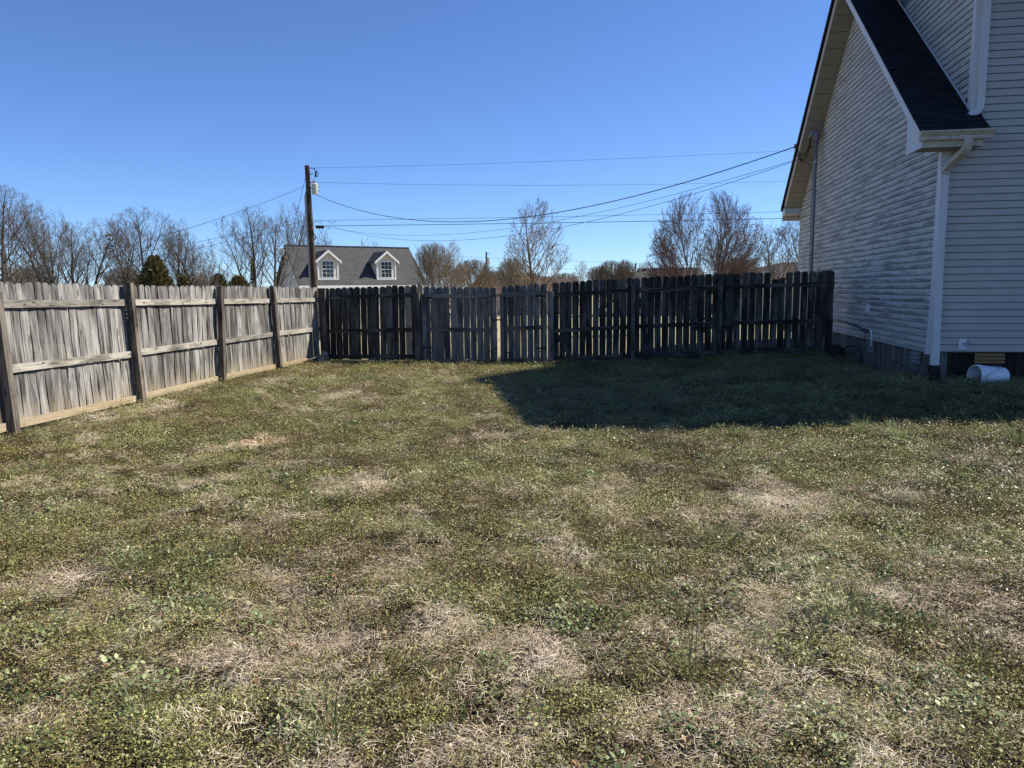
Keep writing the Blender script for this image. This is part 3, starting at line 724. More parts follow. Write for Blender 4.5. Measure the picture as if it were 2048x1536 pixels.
for g, t in ((g1_, T[994.5] - .05), (g2_, T[1000.5] + .05)):
    P = B0 + BD * t + BN * (-.01) - g.location; mb = MB(); mb.tube([P + Vector((0, 0, .06)), P + Vector((0, 0, .30))], .009, 6); mb.build('drop_rod', M['steel'], g)
for g, t, zz in ((g1_, T[845.5] + .02, 1.48), (g1_, T[845.5] + .02, .35), (g2_, T[1095] - .04, 1.50), (g2_, T[1095] - .04, .35)):
    P = B0 + BD * t - BN * .004 - g.location; mb = MB(); mb.bar(P + Vector((0, 0, zz)), P + BD * (.22 if g is g1_ else -.22) + Vector((0, 0, zz)), .035, .006, (0, 0, 1)); mb.tube([P + Vector((0, 0, zz - .05)), P + Vector((0, 0, zz + .05))], .010, 6); mb.build('hinge', M['black'], g)
P = B0 + BD * (T[994.5] - .10) - BN * .006 - g1_.location; mb = MB(); mb.bar(P + Vector((0, 0, .98)), P + BD * .24 + Vector((0, 0, .98)), .03, .012, (0, 0, 1)); mb.build('latch', M['black'], g1_)
# right section
org = B0 + BD * T[1103]
f2 = thing('picket_fence', 'dark shaded picket fence from the double gate to the side of the house', 'fence', org)
bpost(f2, org, T[1103], 1.60, M['gate'], .125, .01)
for t, zz, push, w in ((T[1268], 1.78, .0, .09), (T[1441], 1.93, .0, .099), (T[1648], 1.97, .0, .095)): bpost(f2, org, t, zz, M['fence_black'] if w > .098 else M['post_dark'], w, push)
zt4 = [(T[1103] + .02, 1.80), (T[1268], 1.875), (T[1441], 1.945), (T[1648], 1.975), (T[1668] + .03, 1.975)]
for i in range(4):
    sk = (7, 8) if i == 2 else ()
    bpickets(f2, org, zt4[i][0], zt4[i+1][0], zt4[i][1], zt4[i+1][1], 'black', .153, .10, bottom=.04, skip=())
rz = [(1.52, .73, .12), (1.60, .82, .17), (1.66, .90, .28), (1.70, .93, .36), (1.70, .94, .36)]
for i in range(4):
    for j in range(3): brail(f2, org, zt4[i][0] + .01, zt4[i+1][0] - .01, rz[i][j], rz[i+1][j], M['fence_black'])
mb = MB(); A = B0 + BD * (T[1103] + .12) - BN * .0 + Vector((0, 0, .66)) - org; B = B0 + BD * (T[1103] + .52) - BN * .02 + Vector((0, 0, .06)) - org
mb.bar(A, B, .09, .03, BD); mb.build('loose_brace', M['post_dark'], f2)
# broken pickets: shorten two near the right end
ch = [c for c in f2.children if c.name.startswith('picket')]
ch.sort(key=lambda c: c.location.x)
for c in ch[-8:-6]: c.scale.z *= .92

# -- scrap boards leaning in the corner
sc = thing('scrap_board', 'short grey broken board propped in the fence corner, the upper of two', 'board', (-4.28, 17.05, .0))
mb = MB(); mb.bar((-.10, -.02, .0), (.02, .18, .27), .14, .018, (1, .3, 0)); mb.build('plank', M['fence_sun'], sc)
sc2 = thing('scrap_board', 'grey board lying low against the bottom of the left fence corner', 'board', (-4.50, 16.95, .02))
mb = MB(); mb.bar((-.25, -.2, .04), (.10, .1, .16), .13, .018, (1, -.3, .4)); mb.build('plank', M['fence_sun'], sc2)
sc3 = thing('scrap_board', 'narrow upright board end standing between the two scraps in the fence corner', 'board', (-4.12, 16.95, .0))
mb = MB(); mb.bar((.0, 0, .0), (-.10, .12, .24), .08, .018, (1, .6, 0)); mb.build('plank', M['post_sun'], sc3)

# -- bucket lying on its side by the house
def bucket():
    c = hp(.62, -.42, 0); z = ghf(c.x, c.y) + .125
    b = thing('bucket', 'white plastic bucket lying on its side against the front foundation', 'bucket', (c.x, c.y, z), 0)
    ax = Vector((1.0, .10, -.05)).normalized(); u = Vector((0, 1, 0)) - ax * ax.y; u.normalize(); w = ax.cross(u)
    def ring(t, r, n=28): return [ax * t + (u * math.cos(2 * math.pi * k / n) + w * math.sin(2 * math.pi * k / n)) * r for k in range(n)]
    mb = MB(); prof = [(-.22, .150), (-.215, .155), (-.205, .155), (-.204, .151), (-.165, .151), (-.163, .157), (-.155, .157), (-.150, .149), (-.10, .147), (-.098, .150), (-.092, .150), (-.09, .146), (.21, .128), (.218, .122), (.219, .0)]
    inner = [(.205, .0), (.205, .124), (-.22, .145)]
    pr = inner + prof; n = 28; base = 0; vs_ = []
    for t, r in pr: vs_ += ring(t, max(r, .0005))
    fs = [(i*n + k, i*n + (k+1) % n, (i+1)*n + (k+1) % n, (i+1)*n + k) for i in range(len(pr) - 1) for k in range(n)]
    mb.add(vs_, fs); mb.build('bucket_shell', M['bucket'], b, smooth=False)
    mb = MB(); pts = [ax * (-.18 + .34 * math.sin(math.pi * k / 10)) * 1.0 + (u * math.cos(math.pi * k / 10) * -.158 - w * 0) * 1 + Vector((0, -.0, 0)) + w * (.02 + .06 * math.sin(math.pi * k / 10)) for k in range(11)]
    pts = [Vector((ax * (-.185) + (u * -.158 * math.cos(a) + w * .158 * math.sin(a)) + ax * .33 * math.sin(a))) for a in [math.pi * k / 12 for k in range(13)]]
    mb.tube(pts, .003, 5); mb.build('bail_handle', M['steel'], b)
bucket()

# -- hoses near the fence end
def hose(label, pts, r, mat, cat='hose'):
    o = thing('garden_hose', label, cat, pts[0]); mb = MB(); P0 = Vector(pts[0])
    # Catmull-Rom smoothing
    P = [Vector(p) for p in pts]; out = []
    for i in range(len(P) - 1):
        a, b, c, d = P[max(i-1, 0)], P[i], P[i+1], P[min(i+2, len(P)-1)]
        for k in range(6):
            t = k / 6; out.append(.5 * ((2*b) + (c - a)*t + (2*a - 5*b + 4*c - d)*t*t + (3*b - a - 3*c + d)*t**3) - P0)
    out.append(P[-1] - P0); mb.tube(out, r, 7); mb.build('hose', mat, o, smooth=True)
def hz(f, s, z): p = hp(f, s); return (p.x, p.y, ghf(p.x, p.y) + z)
hose('black looped hose standing up against the side foundation near the fence', [hz(-.45, 3.9, .03), hz(-.35, 3.7, .22), hz(-.22, 3.4, .40), hz(-.15, 3.0, .33), hz(-.2, 2.75, .15), hz(-.3, 3.0, .03), hz(-.6, 3.4, .03)], .013, M['black'])
hose('pale grey hose arching over the grass at the end of the fence', [hz(-1.5, 3.3, .02), hz(-1.2, 3.25, .12), hz(-.85, 3.2, .17), hz(-.5, 3.25, .14), hz(-.3, 3.5, .03)], .012, M['hose_pale'])
hose('dark hose loop lying at the foot of the last fence post', [hz(-1.8, 4.3, .02), hz(-1.5, 4.2, .14), hz(-1.2, 4.1, .16), hz(-.95, 4.0, .04), hz(-.7, 4.2, .02)], .012, M['hose'])
hose('green-grey hose loop poking out of dead grass left of the downspout', [hz(-.42, .45, .0), hz(-.40, .5, .12), hz(-.30, .42, .22), hz(-.18, .2, .15), hz(-.05, -.05, .05), hz(.08, -.25, .01)], .013, M['hose'])
tire = thing('black_bag', 'black crumpled tarp heap between the fence end and foundation', 'tarp', hz(-.28, 4.25, 0))
mb = MB(); n = 10
for j in range(6):
    for k in range(n):
        a = 2 * math.pi * k / n; r = (.22, .21, .18, .14, .08, .01)[j] * (1 + .25 * (random.random() - .5)); mb.v.append((r * math.cos(a), r * math.sin(a) * 1.3, (-.08, .04, .10, .16, .21, .23)[j] + .03 * random.random()))
mb.f = [(j*n + k, j*n + (k+1) % n, (j+1)*n + (k+1) % n, (j+1)*n + k) for j in range(5) for k in range(n)]; mb.tint = [.5] * len(mb.f)
mb.build('tarp', M['black'], tire)

# ------------------------------------------------------------------ utility poles and wires
def utility_pole(label, base, top, r0, r1):
    o = thing('utility_pole', label, 'utility pole', base); B = Vector(base); T_ = Vector(top) - B
    mb = MB(); mb.tube([Vector((0,0,0)), T_ * .33, T_ * .66, T_], [r0, r0 * .66 + r1 * .34, r0 * .33 + r1 * .67, r1], 10); mb.build('pole_shaft', M['pole'], o)
    return o, T_
PT = at(614, 331, 42); PB = at(629, 577, 42); PB = PB + (PB - PT) * .48; PB.z = -1.3
up, TT = utility_pole('tall dark wooden utility pole with transformer, behind the fence left of centre', PB, PT, .175, .125)
def pl(px, py, dy=0): return at(px, py, 42 + dy) - PB
mb = MB()
c = pl(630, 378, -.1); mb.tube([c + Vector((0,0,-.28)), c + Vector((0,0,-.25)), c + Vector((0,0,.20)), c + Vector((0,0,.235)), c + Vector((0,0,.30))], [.15, .17, .17, .18, .10], 14)
tr = mb.build('transformer', M['transformer'], up, smooth=False)
mb = MB(); mb.tube([c + Vector((-.04, -.02, .28)), c + Vector((-.05, -.02, .36)), c + Vector((-.06, -.02, .48))], [.045, .03, .035], 8); mb.build('bushing', M['porcelain'], tr)
mb = MB(); [mb.box(c + Vector((.15, -.03, z)), c + Vector((.22, .03, z + .05))) for z in (-.12, .08)]; mb.build('lug', M['steel'], tr)
mb = MB(); mb.bar(pl(618, 336), pl(628, 336.5), .05, .05); mb.bar(pl(619, 348.5), pl(627, 347.5), .05, .05); mb.bar(pl(620, 365), pl(631, 364.5), .05, .05); mb.bar(pl(620, 375), pl(626, 376), .06, .04); mb.build('bracket_arm', M['steel'], up)
mb = MB(); mb.tube([pl(632, 342), pl(631, 354)], .05, 6); mb.tube([pl(631, 354), pl(635, 353), pl(637, 345), pl(633, 343)], .02, 5); mb.tube([pl(628, 336), pl(629.5, 341)], .03, 5); mb.build('fuse_cutout', M['black'], up)
mb = MB(); mb.tube([pl(633, 343), pl(636, 338), pl(634, 332)], .008, 4); mb.tube([pl(629, 359), pl(630, 355)], .008, 4); mb.build('jumper_wire', M['wire'], up)
mb = MB(); mb.tube([pl(610.5, 391, -.1), pl(611.5, 410, -.1), pl(616, 480, -.1), pl(620, 560, -.1), Vector((-.18, -.1, .3))], .055, 8); mb.build('riser_conduit', M['pvc'], up)
mb = MB(); mb.tube([pl(611, 391), pl(612, 384), pl(614, 378), pl(617, 373)], .03, 6); mb.bar(pl(612, 402), pl(617, 401), .04, .04); mb.bar(pl(616, 471), pl(621, 471), .04, .04); mb.build('riser_cable', M['black'], up)
mb = MB(); mb.tube([pl(632, 454), pl(648, 454)], .085, 8); mb.build('splice_case', M['black'], up)
mb = MB(); 
for a, b, s in ((624, 632, 5), (635, 646, 5), (656, 673, 5), (638, 646, 14), (652, 660, 7)):
    y0 = 441 if s == 5 else 452
    mb.tube([pl(a + (b - a) * k / 8, y0 + s * math.sin(math.pi * k / 8)) for k in range(9)], .012, 4)
mb.tube([pl(628 + 3.5 * math.sin(math.pi * k / 8), 468 + 12 * k / 8) for k in range(9)], .03, 5)
mb.build('cable_loop', M['wire'], up)
mb = MB(); mb.tube([pl(624, 455, -.14), pl(626, 459, -.16)], .07, 6); mb.build('insulator', M['porcelain'], up)

p2, _ = utility_pole('small distant utility pole rising over the brown roof', at(975, 600, 125) + Vector((0, 0, -2.5)), at(972.5, 504, 125), .17, .13)
B2 = p2.location
mb = MB(); c = at(977, 521, 124.5) - B2; mb.tube([c + Vector((0,0,-.55)), c + Vector((0,0,.45))], .24, 8); mb.build('transformer', M['transformer'], p2)
mb = MB(); mb.bar(at(973, 507, 125) - B2, at(979, 507, 125) - B2, .1, .1); mb.bar(at(974, 541, 125) - B2, at(981, 541, 125) - B2, .25, .2); mb.build('bracket_arm', M['steel'], p2)
p3, _ = utility_pole('farthest utility pole top, seen beside the stepped grey roof', at(1271, 600, 150) + Vector((0, 0, -2.5)), at(1271, 526, 150), .18, .14)
B3 = p3.location
mb = MB(); mb.bar(at(1268, 530, 150) - B3, at(1274, 530, 150) - B3, .15, .15); mb.bar(at(1268, 535, 150) - B3, at(1274, 535, 150) - B3, .12, .12); mb.build('crossarm', M['pole'], p3)

def wire(label, A, B, sag, r, mat=None, n=28, cat='power line', twist=False):
    A = Vector(A); B = Vector(B); o = thing('overhead_wire', label, cat, A); mb = MB(); pts = []
    for k in range(n + 1):
        t = k / n; P = A.lerp(B, t) - A; P.z -= 4 * sag * t * (1 - t); pts.append(P)
    if twist:
        n2 = 260; 
        for ph in (0, 2.1, 4.2):
            q = []
            for k in range(n2 + 1):
                t = k / n2; P = A.lerp(B, t) - A; P.z -= 4 * sag * t * (1 - t); a = t * 260 + ph
                q.append(P + Vector((0, math.cos(a) * r * .8, math.sin(a) * r * .8)))
            mb.tube(q, r * .75, 4, cap=False)
    else: mb.tube(pts, r, 5)
    mb.build('conductor', mat or M['wire'], o)
wire('topmost bare power line running right from the pole top', at(628, 336, 42), (35, 37, 9.3), .35, .006)
wire('second power line from the transformer level, gently sagging to the right', at(632, 364.5, 42), (33, 41, 8.0), .55, .007)
wire('thick twisted service cable sagging from the transformer to the house rake', at(633, 390, 41.9), hp(-.47, 8.2, 5.08), 1.62, .0095, twist=True)
wire('upper of two level communication cables right of the pole', at(622, 441, 42), (33, 40.0, 5.9), .12, .009)
wire('lower, thicker of the two level communication cables right of the pole', at(622, 452, 42), (33, 40.5, 5.55), .12, .015)
wire('lower thin phone drop sagging from the cable line to the house', at(662, 452.5, 41.8), hp(-.43, 8.13, 4.74), 1.30, .007)
wire('upper thin phone drop sagging beside its twin towards the house', at(650, 453, 41.8), hp(-.43, 8.10, 4.76), 1.05, .006)
wire('cable sagging down leftwards from the pole over the tree line', at(612, 371, 41.9), at(-260, 618, 16), .35, .010)
wire('upper communication cable running left from the pole behind the trees', at(620, 441, 42), at(-500, 610, 75), .6, .009)
wire('lower communication cable running left from the pole behind the trees', at(620, 449, 42), at(-500, 640, 72), .6, .009)
wire('long guy wire slanting down left from high on the pole', at(611.5, 352, 42), at(553, 600, 40), .0, .011, cat='guy wire')
wire('short guy wire slanting down left from mid pole', at(611, 418, 42), at(575, 600, 41), .0, .011, cat='guy wire')
wire('farther of the thin wires crossing low above the horizon at right', at(900, 512, 150), at(1700, 530, 150), .6, .02)
wire('nearer of the thin wires crossing low above the horizon at right', at(900, 533, 150), at(1700, 536, 150), .5, .02)

# ------------------------------------------------------------------ neighbouring buildings
def neighbour():
    D = 62.0; a = math.radians(31)
    P = at(568, 490.5, D); Q = Vector((math.cos(a), math.sin(a), 0)); N = Vector((math.sin(a), -math.cos(a), 0))
    LN = 10.9; RZ = P.z; WV = 3.9; EZ = at(587, 571, 58.8).z; GZ = -1.3
    o = thing('dormer_house', 'small house with grey shingle roof and two white dormers behind the utility pole', 'house', (P.x, P.y, GZ), a)
    rz, ez = RZ - GZ, EZ - GZ
    # local: x along ridge, -y towards viewer
    mb = MB(); mb.prism([(0, -WV + .3, 0), (0, WV - .3, 0), (0, WV - .3, ez - .1), (0, 0, rz - .3), (0, -WV + .3, ez - .1)], (.25, 0, 0), (LN - .25, 0, 0)); mb.build('wall', M['cream'], o)
    k = (rz - ez) / WV
    for sg in (-1, 1):
        mb = MB(); mb.prism([(0, 0, rz), (0, sg * WV, ez), (0, sg * WV, ez - .14), (0, 0, rz - .14)], (0, 0, 0), (LN, 0, 0)); mb.build('roof', M['shingle_grey'], o)
        mb = MB(); mb.box((0, sg * WV - .03, ez - .26), (LN, sg * WV + .03, ez - .02)); mb.build('gutter', M['white'], o)
    mb = MB(); mb.box((-.02, -.1, rz - .02), (LN + .02, .1, rz + .05)); mb.build('ridge_cap', M['shingle_grey'], o)
    # left gable siding courses seen at a slant
    for j in range(9):
        z = ez - .5 + j * .36; w = max(.2, (rz - .35 - z) / k - .45)
        mb = MB(); mb.box((.215, -min(w, WV - .5), z), (.235, min(w, WV - .5), z + .30)); mb.build('siding_board', M['cream'], o)
    for u0 in (.20, .650):
        cx = LN * u0 + .32; w = .80; zb = rz - 2.78 ; yf = -(rz - zb) / k; zw = zb + 1.56; za = zb + 2.24
        d = MB(); d.prism([(-w, 0, zb + .02), (w, 0, zb + .02), (w, 0, zw), (0, 0, za - .08), (-w, 0, zw)], (cx, yf, 0), (cx, -.1, 0)); dm = d.build('dormer', M['cream'], o)
        for sg in (-1, 1):
            mb = MB(); e = w + .24; zz = za - (za - zw) / w * e
            mb.prism([(0, 0, za + .05), (sg * e, 0, zz + .05), (sg * e, 0, zz - .04), (0, 0, za - .05)], (cx, yf - .22, 0), (cx, -.2, 0)); mb.build('dormer_roof', M['shingle_grey'], dm)
            mb = MB(); mb.prism([(0, 0, za + .06), (sg * (e + .02), 0, zz + .06), (sg * (e + .02), 0, zz - .14), (0, 0, za - .14)], (cx, yf - .27, 0), (cx, yf - .225, 0)); mb.build('dormer_fascia', M['white'], dm)
            mb = MB(); mb.box((cx + sg * w - .05, yf - .03, zb), (cx + sg * w + .05, yf + .01, zw)); mb.build('corner_trim', M['white'], dm)
        mb = MB(); mb.box((cx - w - .06, yf - .05, zb - .06), (cx + w + .06, yf + .0, zb + .06)); mb.build('sill', M['white'], dm)
        wx, z0, z1 = .44, zb + .18, zb + 1.40
        mb = MB(); mb.box((cx - wx - .08, yf - .04, z0 - .08), (cx + wx + .08, yf - .01, z1 + .08)); mb.build('window_frame', M['white'], dm)
        mb = MB(); mb.box((cx - wx, yf - .05, z0), (cx + wx, yf - .041, z1)); mb.build('window_pane', M['glass'], dm)
        mb = MB()
        for t in (1/3, 2/3): mb.box((cx - wx + 2*wx*t - .012, yf - .06, z0), (cx - wx + 2*wx*t + .012, yf - .051, z1))
        for t in (.25, .75): mb.box((cx - wx, yf - .063, z0 + (z1 - z0)*t - .012), (cx + wx, yf - .0605, z0 + (z1 - z0)*t + .012))
        mb.box((cx - wx, yf - .07, (z0 + z1)/2 - .03), (cx + wx, yf - .064, (z0 + z1)/2 + .03)); mb.build('muntin', M['white'], dm)
    # satellite dish at the left roof edge
    dp = at(563, 503.5, 60); ds_ = thing('satellite_dish', 'white satellite dish on the left end of the dormer house roof', 'satellite dish', dp, 0)
    mb = MB(); nn = 18
    for j, (r, dd) in enumerate(((.0, .05), (.12, .04), (.22, .015), (.27, -.02))):
        for q in range(nn): aa = 2*math.pi*q/nn; mb.v.append((r*math.cos(aa)*.95, dd, r*math.sin(aa)))
    mb.f = [(j*nn+q, j*nn+(q+1)%nn, (j+1)*nn+(q+1)%nn, (j+1)*nn+q) for j in range(3) for q in range(nn)]; mb.tint = [.5]*len(mb.f); mb.build('reflector', M['white'], ds_)
    mb = MB(); mb.tube([(0, -.0, -.2), (.2, -.3, .0), (.26, -.35, .03)], .018, 5); mb.box((.22, -.42, -.0), (.36, -.34, .12)); mb.build('feed_arm', M['white'], ds_)
    mb = MB(); mb.tube([(0, .05, 0), (.1, .2, -.3), (.35, .5, -.62)], .022, 5); mb.build('mount_pole', M['steel'], ds_)
neighbour()

def simple_house(name, label, pL, pR, D, depth, wallmat, roofmat, run=4.0, slope=.42, hip=0.0, yaw=0.0, vents=()):
    """ridge from photo point pL to pR at depth D"""
    A = at(pL[0], pL[1], D); B = at(pR[0], pL[1], D); Ln = (B - A).length; gz = -1.4; rz = A.z - gz
    o = thing(name, label, 'house', (A.x, D, gz), yaw)
    ez = rz - run * slope
    mb = MB(); mb.box((-hip + .4, -run + .4, 0), (Ln + hip - .4, run - .4, ez - .02)); mb.build('wall', wallmat, o)
    mb = MB(); mb.add([(-hip, -run, ez), (Ln + hip, -run, ez), (Ln + hip, run, ez), (-hip, run, ez), (0, 0, rz), (Ln, 0, rz),
                       (-hip, -run, ez - .15), (Ln + hip, -run, ez - .15), (Ln + hip, run, ez - .15), (-hip, run, ez - .15)],
                      [(0, 1, 5, 4), (1, 2, 5), (2, 3, 4, 5), (3, 0, 4), (6, 7, 1, 0), (7, 8, 2, 1), (8, 9, 3, 2), (9, 6, 0, 3), (9, 8, 7, 6)]); mb.build('roof', roofmat, o)
    for vx in (.2, .5, .8):
        mb = MB(); mb.box((Ln * vx - .5, -run + .36, 1.0), (Ln * vx + .5, -run + .41, 2.1)); w_ = mb.build('window', M['white'], o)
        mb = MB(); mb.box((Ln * vx - .42, -run + .33, 1.08), (Ln * vx + .42, -run + .359, 2.02)); mb.build('pane', M['glass'], w_)
    for vx, vz in vents:
        P = at(vx, vz, D); x = (P.x - A.x); y = -(A.z - P.z) / slope if A.z > P.z else -.2
        y = -.7; zz = rz - slope * .7
        mb = MB(); mb.box((x - .2, y - .12, zz - .05), (x + .2, y + .12, zz + .13)); mb.build('roof_vent', M['black'], o)
    return o
simple_house('brick_house', 'long low house with brown shingle roof behind the double gate', (962, 554), (1100, 552), 88, 8, M['brick'], M['shingle_brown'], 5.0, .40, 2.6, 0, ((957, 0), (995, 0), (1015, 0)))
simple_house('brick_house', 'brown roofed wing showing right of the bare ovate tree', (1108, 558), (1155, 557), 95, 8, M['brick'], M['shingle_brown'], 4.0, .35, .2)
simple_house('low_house', 'lower left end of the stepped taupe roof behind the fence', (1249, 544), (1278, 543), 80, 8, M['brick'], M['shingle_taupe'], 4.0, .40, .6, 0, ((1250, 0),))
simple_house('low_house', 'higher right part of the stepped taupe roof behind the red budded tree', (1276, 536), (1400, 535), 82, 8, M['brick'], M['shingle_taupe'], 5.5, .40, .1, 0, ((1293, 0), (1315, 0)))
# hip roofed house right, partly behind our house
def right_house():
    P = at(1568, 524, 70); gz = -1.3; rz = P.z - gz
    o = thing('gabled_house', 'brown hip roofed house with pale gable seen between the right tree and the wall', 'house', (P.x, P.y, gz), math.radians(8))
    ez = at(1500, 545, 68).z - gz - .5
    mb = MB(); mb.box((-4.5, -3, 0), (8.5, 5, ez)); mb.build('wall', M['cream'], o)
    mb = MB(); mb.add([(-5.2, -3.8, ez), (2.5, -3.8, ez), (9, -3.8, ez), (9, 5.8, ez), (-5.2, 5.8, ez), (0, 0, rz), (4.5, 0, rz), (-3.2, -.2, ez + .75)],
                      [(0, 1, 6, 5), (1, 2, 6), (2, 3, 6), (3, 4, 5, 6), (4, 0, 5)]); mb.build('roof', M['shingle_taupe'], o)
    mb = MB(); mb.prism([(-2.0, 0, ez), (2.6, 0, ez), (.3, 0, rz - .45)], (.6, -3.6, 0), (.6, -3.0, 0)); mb.build('gable_wall', M['cream'], o)
    for sg in (-1, 1):
        mb = MB(); mb.prism([(.3, 0, rz - .28), (.3 + sg * 2.7, 0, ez - .05), (.3 + sg * 2.7, 0, ez - .2), (.3, 0, rz - .45)], (.6, -4.0, 0), (.6, -.8, 0)); mb.build('gable_roof', M['shingle_taupe'], o)
        mb = MB(); mb.prism([(.3, 0, rz - .27), (.3 + sg * 2.72, 0, ez - .05), (.3 + sg * 2.72, 0, ez - .28), (.3, 0, rz - .5)], (.6, -4.06, 0), (.6, -4.01, 0)); mb.build('gable_fascia', M['white'], o)
right_house()

# ------------------------------------------------------------------ trees
def grow(rs, stems, P):
    """returns lists of segments per level; P: dict of parameters"""
    segs = []; env = P.get('env')     # (points, radii, level)
    def branch(start, d, ln, r0, lev, up):
        n = max(3, int(P['nseg'][lev])); pts = [start]; rad = [r0]; D = d.copy(); tip = P['tip'][lev]
        for i in range(n):
            D = (D + Vector((rs.gauss(0, 1), rs.gauss(0, 1), rs.gauss(0, 1))) * P['wander'][lev] + Vector((0, 0, up))).normalized()
            pts.append(pts[-1] + D * ln / n); rad.append(r0 + (r0 * tip - r0) * (i + 1) / n)
            if env and not env(pts[-1] if lev < 2 else pts[-1] * .94): break
        full = n; n = len(pts) - 1; rad = [r0 * (1 - (1 - tip) * i / n) for i in range(n + 1)]; segs.append((pts, rad, lev))
        if lev + 1 >= P['levels']: return
        m = P['kids'][lev]; m = max(1, int(m * (.75 + .5 * rs.random()) * (n / full)))
        for j in range(m):
            t = P['t0'][lev] + (1 - P['t0'][lev]) * ((j + rs.random()) / m) ** P.get('tpow', .9); t = min(t, .99)
            k = min(int(t * n), n - 1); f = t * n - k; S = pts[k].lerp(pts[k+1], f); Dk = (pts[k+1] - pts[k]).normalized(); rk = rad[k] + (rad[k+1] - rad[k]) * f
            az = rs.random() * 2 * math.pi if lev else j * 2.4 + rs.random()
            ref = Vector((0, 0, 1)) if abs(Dk.z) < .95 else Vector((1, 0, 0))
            X = Dk.cross(ref).normalized(); Y = X.cross(Dk); side = X * math.cos(az) + Y * math.sin(az)
            an = math.radians(P['angle'][lev] * (.75 + .5 * rs.random()))
            Dn = (Dk * math.cos(an) + side * math.sin(an)).normalized()
            L2 = ln * P['ratio'][lev] * P['shape'](t) if lev == 0 else ln * P['ratio'][lev] * (1.1 - .55 * t)
            L2 *= .7 + .6 * rs.random()
            branch(S, Dn, L2, max(rk * P['rk'][lev], P['rmin']), lev + 1, P['up'][lev + 1])
    for (s, d, ln, r) in stems: branch(Vector(s), Vector(d).normalized(), ln, r, 0, P['up'][0])
    return segs
def tree_meshes(seed, stems, P, mat, mat2=None):
    rs = random.Random(seed); segs = grow(rs, stems, P); A = MB(); B = MB(); zs_ = []; xs_ = []
    for pts, rad, lev in segs:
        t = .15 + .25 * lev * .8 + (rs.random() - .5) * .2
        (A if lev == 0 else B).tube(pts, rad, 8 if lev == 0 else (5 if lev == 1 else 3), t=min(max(t, 0), 1), cap=False)
        zs_.append(pts[-1].z); xs_.append(abs(pts[-1].x))
    ma = A.mesh('trunk', mat, tint=True, smooth=True); mb_ = B.mesh('crown', mat2 or mat, tint=True)
    return ma, mb_, float(np.percentile(zs_, 98.5)), float(np.percentile(xs_, 97))
base = dict(levels=5, nseg=[9, 6, 5, 4, 3], wander=[.06, .06, .07, .08, .08], up=[.04, .10, .08, .06, .04], tip=[.10, .2, .3, .4, .5], kids=[17, 9, 7, 5, 0],
            t0=[.25, .15, .15, .1, 0], angle=[46, 42, 42, 45, 40], ratio=[.62, .55, .55, .6, .5], rk=[.45, .5, .55, .6, .6], rmin=.0065, shape=lambda t: 1.15 - .65 * t)
T_spread = dict(base); T_spread.update(kids=[15, 9, 7, 5, 0], angle=[52, 46, 46, 45, 40], shape=lambda t: .9 - .3 * t, wander=[.08, .08, .08, .08, .08])
T_ovate = dict(base); T_ovate.update(rmin=.0095, kids=[42, 9, 6, 4, 0], t0=[.10, .15, .15, .1, 0], angle=[56, 34, 34, 34, 40], up=[.05, .06, .05, .04, .0], ratio=[.54, .42, .5, .5, .5], shape=lambda t: 1.15 * (1 - t) ** .62 + .12, wander=[.03, .05, .06, .08, .1])
T_multi = dict(base); T_multi.update(levels=4, rmin=.0112, kids=[20, 12, 8, 0], t0=[.22, .12, .1, .1, 0], angle=[36, 34, 36, 36, 40], up=[.02, .02, .0, -.01, -.03], ratio=[.40, .46, .5, .5, .5], wander=[.05, .06, .07, .09, .12], shape=lambda t: .85 - .12 * t)
T_shrub = dict(base); T_shrub.update(levels=4, kids=[9, 7, 5, 0], t0=[.3, .2, .1, 0], angle=[22, 26, 30, 30], up=[.02, .06, .05, .02, 0], ratio=[.5, .5, .5, .5], wander=[.05, .07, .09, .1], shape=lambda t: 1.0 - .4 * t, rk=[.6, .6, .6, .6, .6], rmin=.011)
T_up = dict(base); T_up.update(kids=[20, 8, 5, 4, 0], t0=[.2, .15, .15, .1, 0], angle=[34, 34, 36, 40, 40], up=[.04, .14, .10, .06, .0], ratio=[.55, .48, .5, .55, .5], shape=lambda t: 1.1 - .6 * t)

def env(Hm, Rm, zw, pw=2.0, pb=2.0, wob=.14, ph=0.0):
    """crown envelope: top at Hm, widest radius Rm at height zw, uneven outline"""
    def f(p):
        a = math.atan2(p.y, p.x); q = (p.z - zw) / (Hm - zw) if p.z > zw else (zw - p.z) / (zw + .3)
        if q >= 1: return p.z < 1.0
        r = Rm * (1 - q ** (pw if p.z > zw else pb)) ** .5 * (1 + wob * math.sin(3 * a + ph + p.z * 1.3) + wob * .6 * math.sin(7 * a - ph + 2.1 * p.z))
        return p.x * p.x + p.y * p.y < (r + .15) ** 2
    return f
T_spread['env'] = env(8.0, 2.5, 4.8, 2.2, 3.0, .18, .4); T_spread.update(kids=[16, 8, 6, 4, 0], nseg=[12, 9, 6, 4, 3], ratio=[.55, .5, .5, .5, .5], angle=[44, 38, 40, 40, 40])
T_spread2 = dict(T_spread); T_spread2['env'] = env(8.0, 2.1, 5.2, 1.8, 3.0, .2, 2.0)
T_up['env'] = env(8.4, 1.9, 4.9, 1.5, 3.0, .16, 1.1); T_up.update(nseg=[12, 9, 6, 4, 3])
T_ovate['env'] = env(7.8, 2.1, 3.4, 1.25, 3.5, .08, .6); T_ovate.update(nseg=[12, 10, 6, 4, 3], kids=[46, 10, 6, 4, 0], angle=[50, 32, 34, 34, 40], ratio=[.62, .42, .5, .5, .5], shape=lambda t: 1.0)
